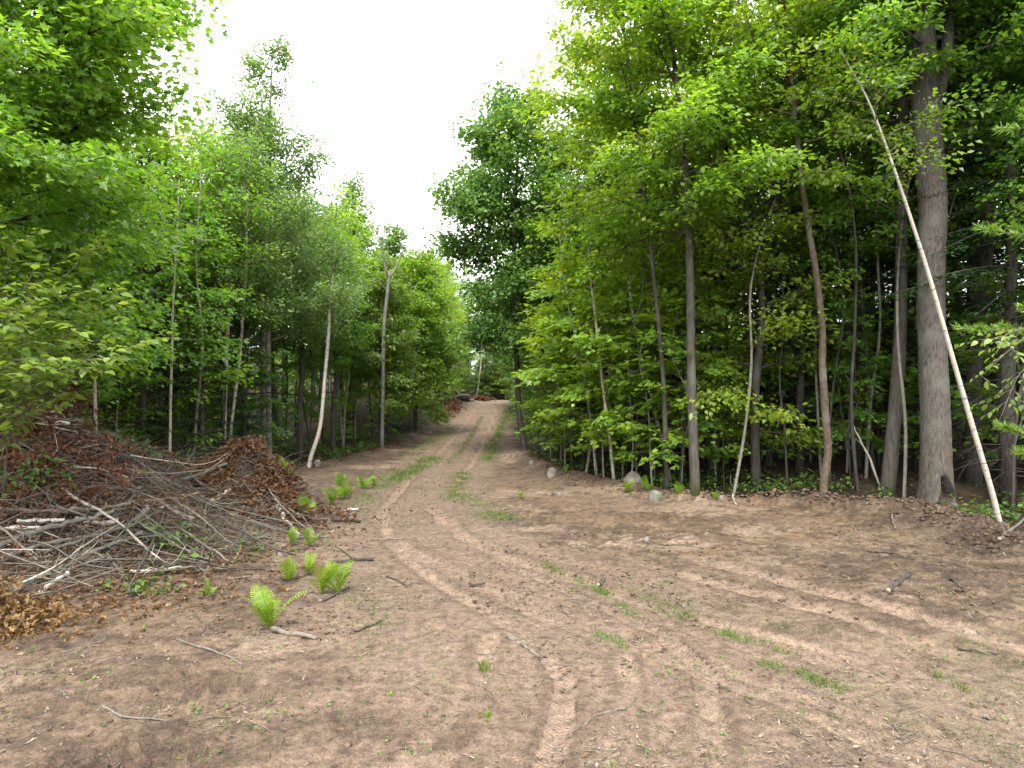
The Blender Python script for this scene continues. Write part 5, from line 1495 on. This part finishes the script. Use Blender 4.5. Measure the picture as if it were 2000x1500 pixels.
# ------------------------------------------------------------------ sticks on the bare ground
GS = 'sticks lying on the bare ground'
for i, (lab, pts, a, b, mat, tw) in enumerate([
 ('short dark log with white bark patches in front of the tall fern', [(530, 1233), (575, 1241), (617, 1250)], 5.2, 4.4, 'stick', 0),
 ('broken brown log lying in the middle of the near dirt', [(993, 1249), (1010, 1257), (1027, 1265)], 5.5, 4.5, 'stick', 0),
 ('smaller broken piece lying against the brown log', [(1022, 1264), (1036, 1274), (1050, 1286)], 4.0, 3.2, 'stick', 0),
 ('curved thin brown stick in the near dirt', [(1142, 1420), (1160, 1403), (1190, 1393), (1225, 1388)], 2.6, 1.6, 'stick', 0),
 ('dark wedge of wood lying on the pale track', [(1167, 1148), (1174, 1141), (1182, 1133)], 3.4, 2.4, 'stick_dark', 0),
 ('dark charred looking log on the right soil', [(1735, 1156), (1755, 1141), (1776, 1124)], 5.2, 4.0, 'stick_dark', 1),
 ('dark slanting stump of root on the right soil', [(1845, 1122), (1858, 1135), (1874, 1149)], 4.6, 3.4, 'stick_dark', 0),
 ('forked grey branch lying on the near left soil', [(118, 1352), (140, 1372), (200, 1384), (240, 1404), (300, 1410), (358, 1420)], 3.0, 1.4, 'stick_grey', 5),
 ('slim pale branch on the soil left of the tall fern', [(342, 1251), (400, 1270), (440, 1284), (484, 1306)], 2.6, 1.4, 'stick_grey', 2),
 ('dark thin stick near the ferns at the track edge', [(600, 1188), (640, 1173), (680, 1150)], 2.8, 1.8, 'stick_dark', 0),
 ('dark stick on the soil left of the track', [(683, 1239), (715, 1228), (745, 1216)], 2.4, 1.6, 'stick_dark', 1),
 ('thin stick lying across the track bend', [(725, 1056), (770, 1055), (815, 1052)], 2.0, 1.2, 'stick', 0),
 ('short stick in the middle of the track', [(918, 1147), (930, 1145), (946, 1143)], 2.6, 1.8, 'stick_dark', 0),
 ('forked dark twig on the left track edge', [(755, 1128), (780, 1138), (795, 1148)], 2.0, 1.4, 'stick_dark', 2),
 ('pale chip of birch wood at the verge by the bracken', [(662, 999), (680, 998), (700, 997)], 2.6, 2.0, 'birch', 0),
 ('dark strip of bark lying at the pole end', [(648, 1018), (672, 1019), (702, 1021)], 4.0, 3.0, 'stick_dark', 2),
 ('dark bark strip lying right of the fern group', [(640, 1103), (690, 1098), (730, 1096)], 4.0, 2.6, 'stick_dark', 3),
 ('grey fallen branch leaning in the far right corner', [(1952, 1058), (1975, 1038), (2005, 1012)], 3.6, 2.6, 'stick_grey', 1),
 ('brown root stick hanging from the spoil below the massive trunk', [(1742, 1005), (1743, 1020), (1750, 1035)], 2.4, 1.6, 'stick', 0),
 ('thin dark branch on the upper right soil', [(1695, 1080), (1740, 1083), (1790, 1092)], 2.0, 1.2, 'stick_dark', 2),
 ('bent thin twig on the right soil', [(1885, 1190), (1905, 1222), (1912, 1240)], 2.0, 1.2, 'stick_grey', 1),
 ('small dark stick on the far lower right', [(1870, 1270), (1910, 1275), (1945, 1280)], 2.2, 1.4, 'stick_dark', 1),
 ('short twig lying below the small middle fern', [(1120, 1494), (1150, 1493), (1178, 1487)], 2.0, 1.4, 'stick', 0),
 ('short curved twig on the left soil', [(190, 1296), (208, 1291), (226, 1287)], 2.0, 1.4, 'stick', 0),
 ('thin pale branch in front of the leaf heap', [(95, 1286), (150, 1268), (230, 1248)], 2.0, 1.2, 'stick_grey', 2)]):
    L3 = np.array([hit(u, v) for u, v in pts]); k = L3[:, 1].mean() / F_PX
    L3[:, 2] += a * k * .6 + .01
    branch(lab, L3, a * k, b * k, mat, GS, name='fallen_stick', cat='stick', twigs=tw, seed=300 + i)
# leaning bare sticks in the wood edge
for i, (lab, pts, y, a, b, mat) in enumerate([
 ('thin pale bare stick leaning left inside the wood edge', [(1722, 960), (1700, 900), (1675, 850), (1660, 822)], 16.8, 2.4, 1.4, 'birch'),
 ('thin white stick stuck in the spoil by the banded trunk', [(1450, 1005), (1437, 985), (1430, 965)], 16.2, 1.8, 1.2, 'birch')]):
    branch(lab, line3(pts, y), a * y / F_PX, b * y / F_PX, mat, None, name='fallen_stick', cat='stick', twigs=1, seed=400 + i)

# ------------------------------------------------------------------ far log heap
def far_logs():
    r = np.random.default_rng(71)
    labs = ['long grey log on top of the far log heap', 'short grey log low in the far log heap', 'dark log sticking up from the far log heap', 'pale log across the front of the far log heap', 'grey log at the back of the far log heap',
            'thick log at the right of the far log heap', 'thin log at the left of the far log heap', 'dark ended log under the far log heap']
    for i, (u0, v0, u1, v1, rad, m) in enumerate([(893, 776, 916, 772, .17, 'stick_grey'), (898, 781, 918, 779, .2, 'stick_grey'), (908, 773, 924, 766, .11, 'stick_dark'), (897, 778, 925, 783, .16, 'dead_wood'),
                                       (890, 775, 908, 772, .15, 'stick_grey'), (908, 782, 926, 779, .2, 'stick_dark'), (884, 777, 900, 775, .1, 'stick_grey'), (900, 784, 912, 785, .17, 'stick_dark')]):
        y = 68.0 + .25 * i
        branch(labs[i], np.array([at_depth(u0, v0, y), at_depth(u1, v1, y - .5)]), rad, rad * .85, m, 'logs in the far heap', name='log', cat='log', twigs=0, seed=600 + i)
    leaf_scatter('dead_leaves', 'rust brown withered brush behind the far log heap', 'rust_leaf', 1500, multi((gauss(-4.9, 71.0, 1.0, .5, -.1, .6), .6), (gauss(-3.4, 70.5, .6, .4, 0, .4), .4)), .26, seed=72)
    leaf_scatter('dead_leaves', 'brown withered brush on the bank left of the far road', 'dead_leaf', 900, gauss(-4.6, 52, .3, 3.5, 0, .3), .2, seed=73)
far_logs()

# ------------------------------------------------------------------ grass, pebbles, clods, chips
def grass_mesh():
    r = np.random.default_rng(81); P = []
    for pts, w, dens in GRASS:
        for (x0, y0), (x1, y1) in zip(pts[:-1], pts[1:]):
            L = math.hypot(x1 - x0, y1 - y0); n = int(1.9 * dens * L * (1 if y0 < 22 else .55)); t = r.random(n)
            x = x0 + (x1 - x0) * t + r.normal(size=n) * w; y = y0 + (y1 - y0) * t + r.normal(size=n) * w
            k = fbm(x * 3, y * 3, 83, 2) > .40
            P.append(np.stack([x[k], y[k]], 1))
    n = 5000; y = 5 + 20 * r.random(n) ** 1.2; x = (r.random(n) - .5) * 1.5 * y
    k = (fbm(x * .7, y * .7, 84, 3) > .58) & (x < right_edge(y)) & (x > left_edge(y)) & (pile_h(x, y) < .1)
    P.append(np.stack([x[k], y[k]], 1))
    P = np.concatenate(P); n = len(P); x, y = P[:, 0], P[:, 1]
    pos = np.stack([x, y, base_h(x, y) - .012], 1)
    d = np.stack([r.normal(size=n) * .6, r.normal(size=n) * .6, .55 + .5 * r.random(n)], 1)
    me = leaf_mesh('grass', pos, d, r.normal(size=(n, 3)), (.03 + .075 * r.random(n)) * np.where(y > 20, 1.7, 1.0), 'blade', r.random(n))
    tag(obj('grass', me, M['grass']), 'thin young grass along the wheel tracks', 'grass', kind='stuff')
grass_mesh()
def tuft(u, v, px, label, seed, n=60):
    r = np.random.default_rng(seed); p = hit(u, v); h = px * p[1] / F_PX
    d = np.stack([r.normal(size=n) * .45, r.normal(size=n) * .45, np.ones(n)], 1)
    o = obj('grass_tuft', leaf_mesh('grass_tuft', np.stack([r.normal(size=n) * .03, r.normal(size=n) * .03, np.zeros(n) - .01], 1), d, r.normal(size=(n, 3)), h * (.5 + .6 * r.random(n)), 'needle', r.random(n)), M['grass'], None, p)
    tag(o, label, 'grass', 'grass tufts')
tuft(946, 1308, 26, 'upright grass tuft on the dirt left of the broken log', 1); tuft(1832, 1325, 22, 'grass tuft on the soil at the lower right', 2, 40)
tuft(1880, 1350, 22, 'grass tuft nearest the right border', 3, 40); tuft(985, 1352, 12, 'small grass tuft above the small middle fern', 4, 30)

def lumps(name, label, cat, mat, n, size, seed, where, flat_=.6):
    r = np.random.default_rng(seed)
    x, y = where(r, n); m = len(x)
    O = np.array([[1, 0, 0], [0, 1, 0], [-1, 0, 0], [0, -1, 0], [0, 0, 1], [0, 0, -1]], float)
    F = np.array([[0, 1, 4], [1, 2, 4], [2, 3, 4], [3, 0, 4], [1, 0, 5], [2, 1, 5], [3, 2, 5], [0, 3, 5]])
    s = size * (.4 + r.random(m) ** 3 * 1.6)
    a = r.random(m) * 6.283; ca, sa = np.cos(a), np.sin(a)
    V = O[None] * (s[:, None, None] * (.6 + .7 * r.random((m, 6, 1)))) * np.array([1, 1, flat_])
    X = V[..., 0] * ca[:, None] - V[..., 1] * sa[:, None]; Y = V[..., 0] * sa[:, None] + V[..., 1] * ca[:, None]
    W = np.stack([X + x[:, None], Y + y[:, None], V[..., 2] + (base_h(x, y) + s * .15)[:, None]], -1)
    Fa = (F[None] + (np.arange(m) * 6)[:, None, None]).reshape(-1, 3)
    tag(obj(name, make_mesh(name, W.reshape(-1, 3), Fa, False, {'rnd': np.repeat(r.random(m), 6)}), M[mat]), label, cat, kind='stuff')
def open_ground(y0, y1, pw=1.4, thresh=0.0, seed=1, fs=.8):
    def f(r, n):
        y = y0 + (y1 - y0) * r.random(n) ** pw; x = (r.random(n) - .5) * 1.56 * y
        k = (x < right_edge(y) + .4) & (x > left_edge(y) - .2)
        if thresh: k &= fbm(x * fs, y * fs, seed, 3) > thresh
        return x[k], y[k]
    return f
lumps('gravel', 'small pebbles strewn over the dirt', 'gravel', 'pebble', 5200, .011, 91, open_ground(4.6, 22))
lumps('soil_clods', 'crumbled dark soil clods on the churned ground', 'soil', 'clod', 14000, .019, 92, open_ground(4.6, 20, 1.3, .50, 21, .55))
lumps('soil_clods', 'broken spoil lumps along the right wood edge', 'soil', 'clod', 2400, .04, 93,
      lambda r, n: (lambda y: (right_edge(y) - .3 + r.normal(size=n) * .45, y))(11.5 + 9 * r.random(n)))
def chips():
    r = np.random.default_rng(94); x, y = open_ground(4.6, 18, 1.4, .47, 95, .6)(r, 17000); m = len(x)
    pos = np.stack([x, y, base_h(x, y) + .006 + .012 * r.random(m)], 1)
    d = r.normal(size=(m, 3)); d[:, 2] *= .25
    nr = np.tile([[0, 0, 1.0]], (m, 1)) + r.normal(size=(m, 3)) * .3
    tag(obj('wood_chips', leaf_mesh('wood_chips', pos, d, nr, .02 + .05 * r.random(m) ** 3 + .01, 'frond', r.random(m) ** 1.6), M['chip']), 'bark chips and fibre scattered on the soil', 'chips', kind='stuff')
    w = Wood()
    x, y = open_ground(4.8, 17, 1.3, .44, 96, .5)(r, 1200)
    for a, b in zip(x, y):
        th = r.random() * 6.283; L = .06 + .28 * r.random() ** 2; q = np.array([a, b, float(base_h(a, b)) + .012]); dd = np.array([math.cos(th), math.sin(th), 0])
        w.tube(np.array([q, q + dd * L * .5 + [0, 0, .015 * r.random()] + r.normal(size=3) * .01, q + dd * L]), [.0045, .004, .002], 4)
    tag(obj('twigs', w.mesh('twigs'), M['stick']), 'fine twigs and roots scattered on the bare soil', 'twigs', kind='stuff')
chips()
leaf_scatter('weeds', 'tiny seedling weeds dotted over the near soil', 'weed', 1600,
             lambda r, n: (lambda x, y: (x, y, .012 + .02 * r.random(len(x))))(*open_ground(4.7, 14, 1.2, .56, 97, 1.1)(r, n * 3)), .035, 'oval', seed=98, droop=-.1, tiltn=.5)
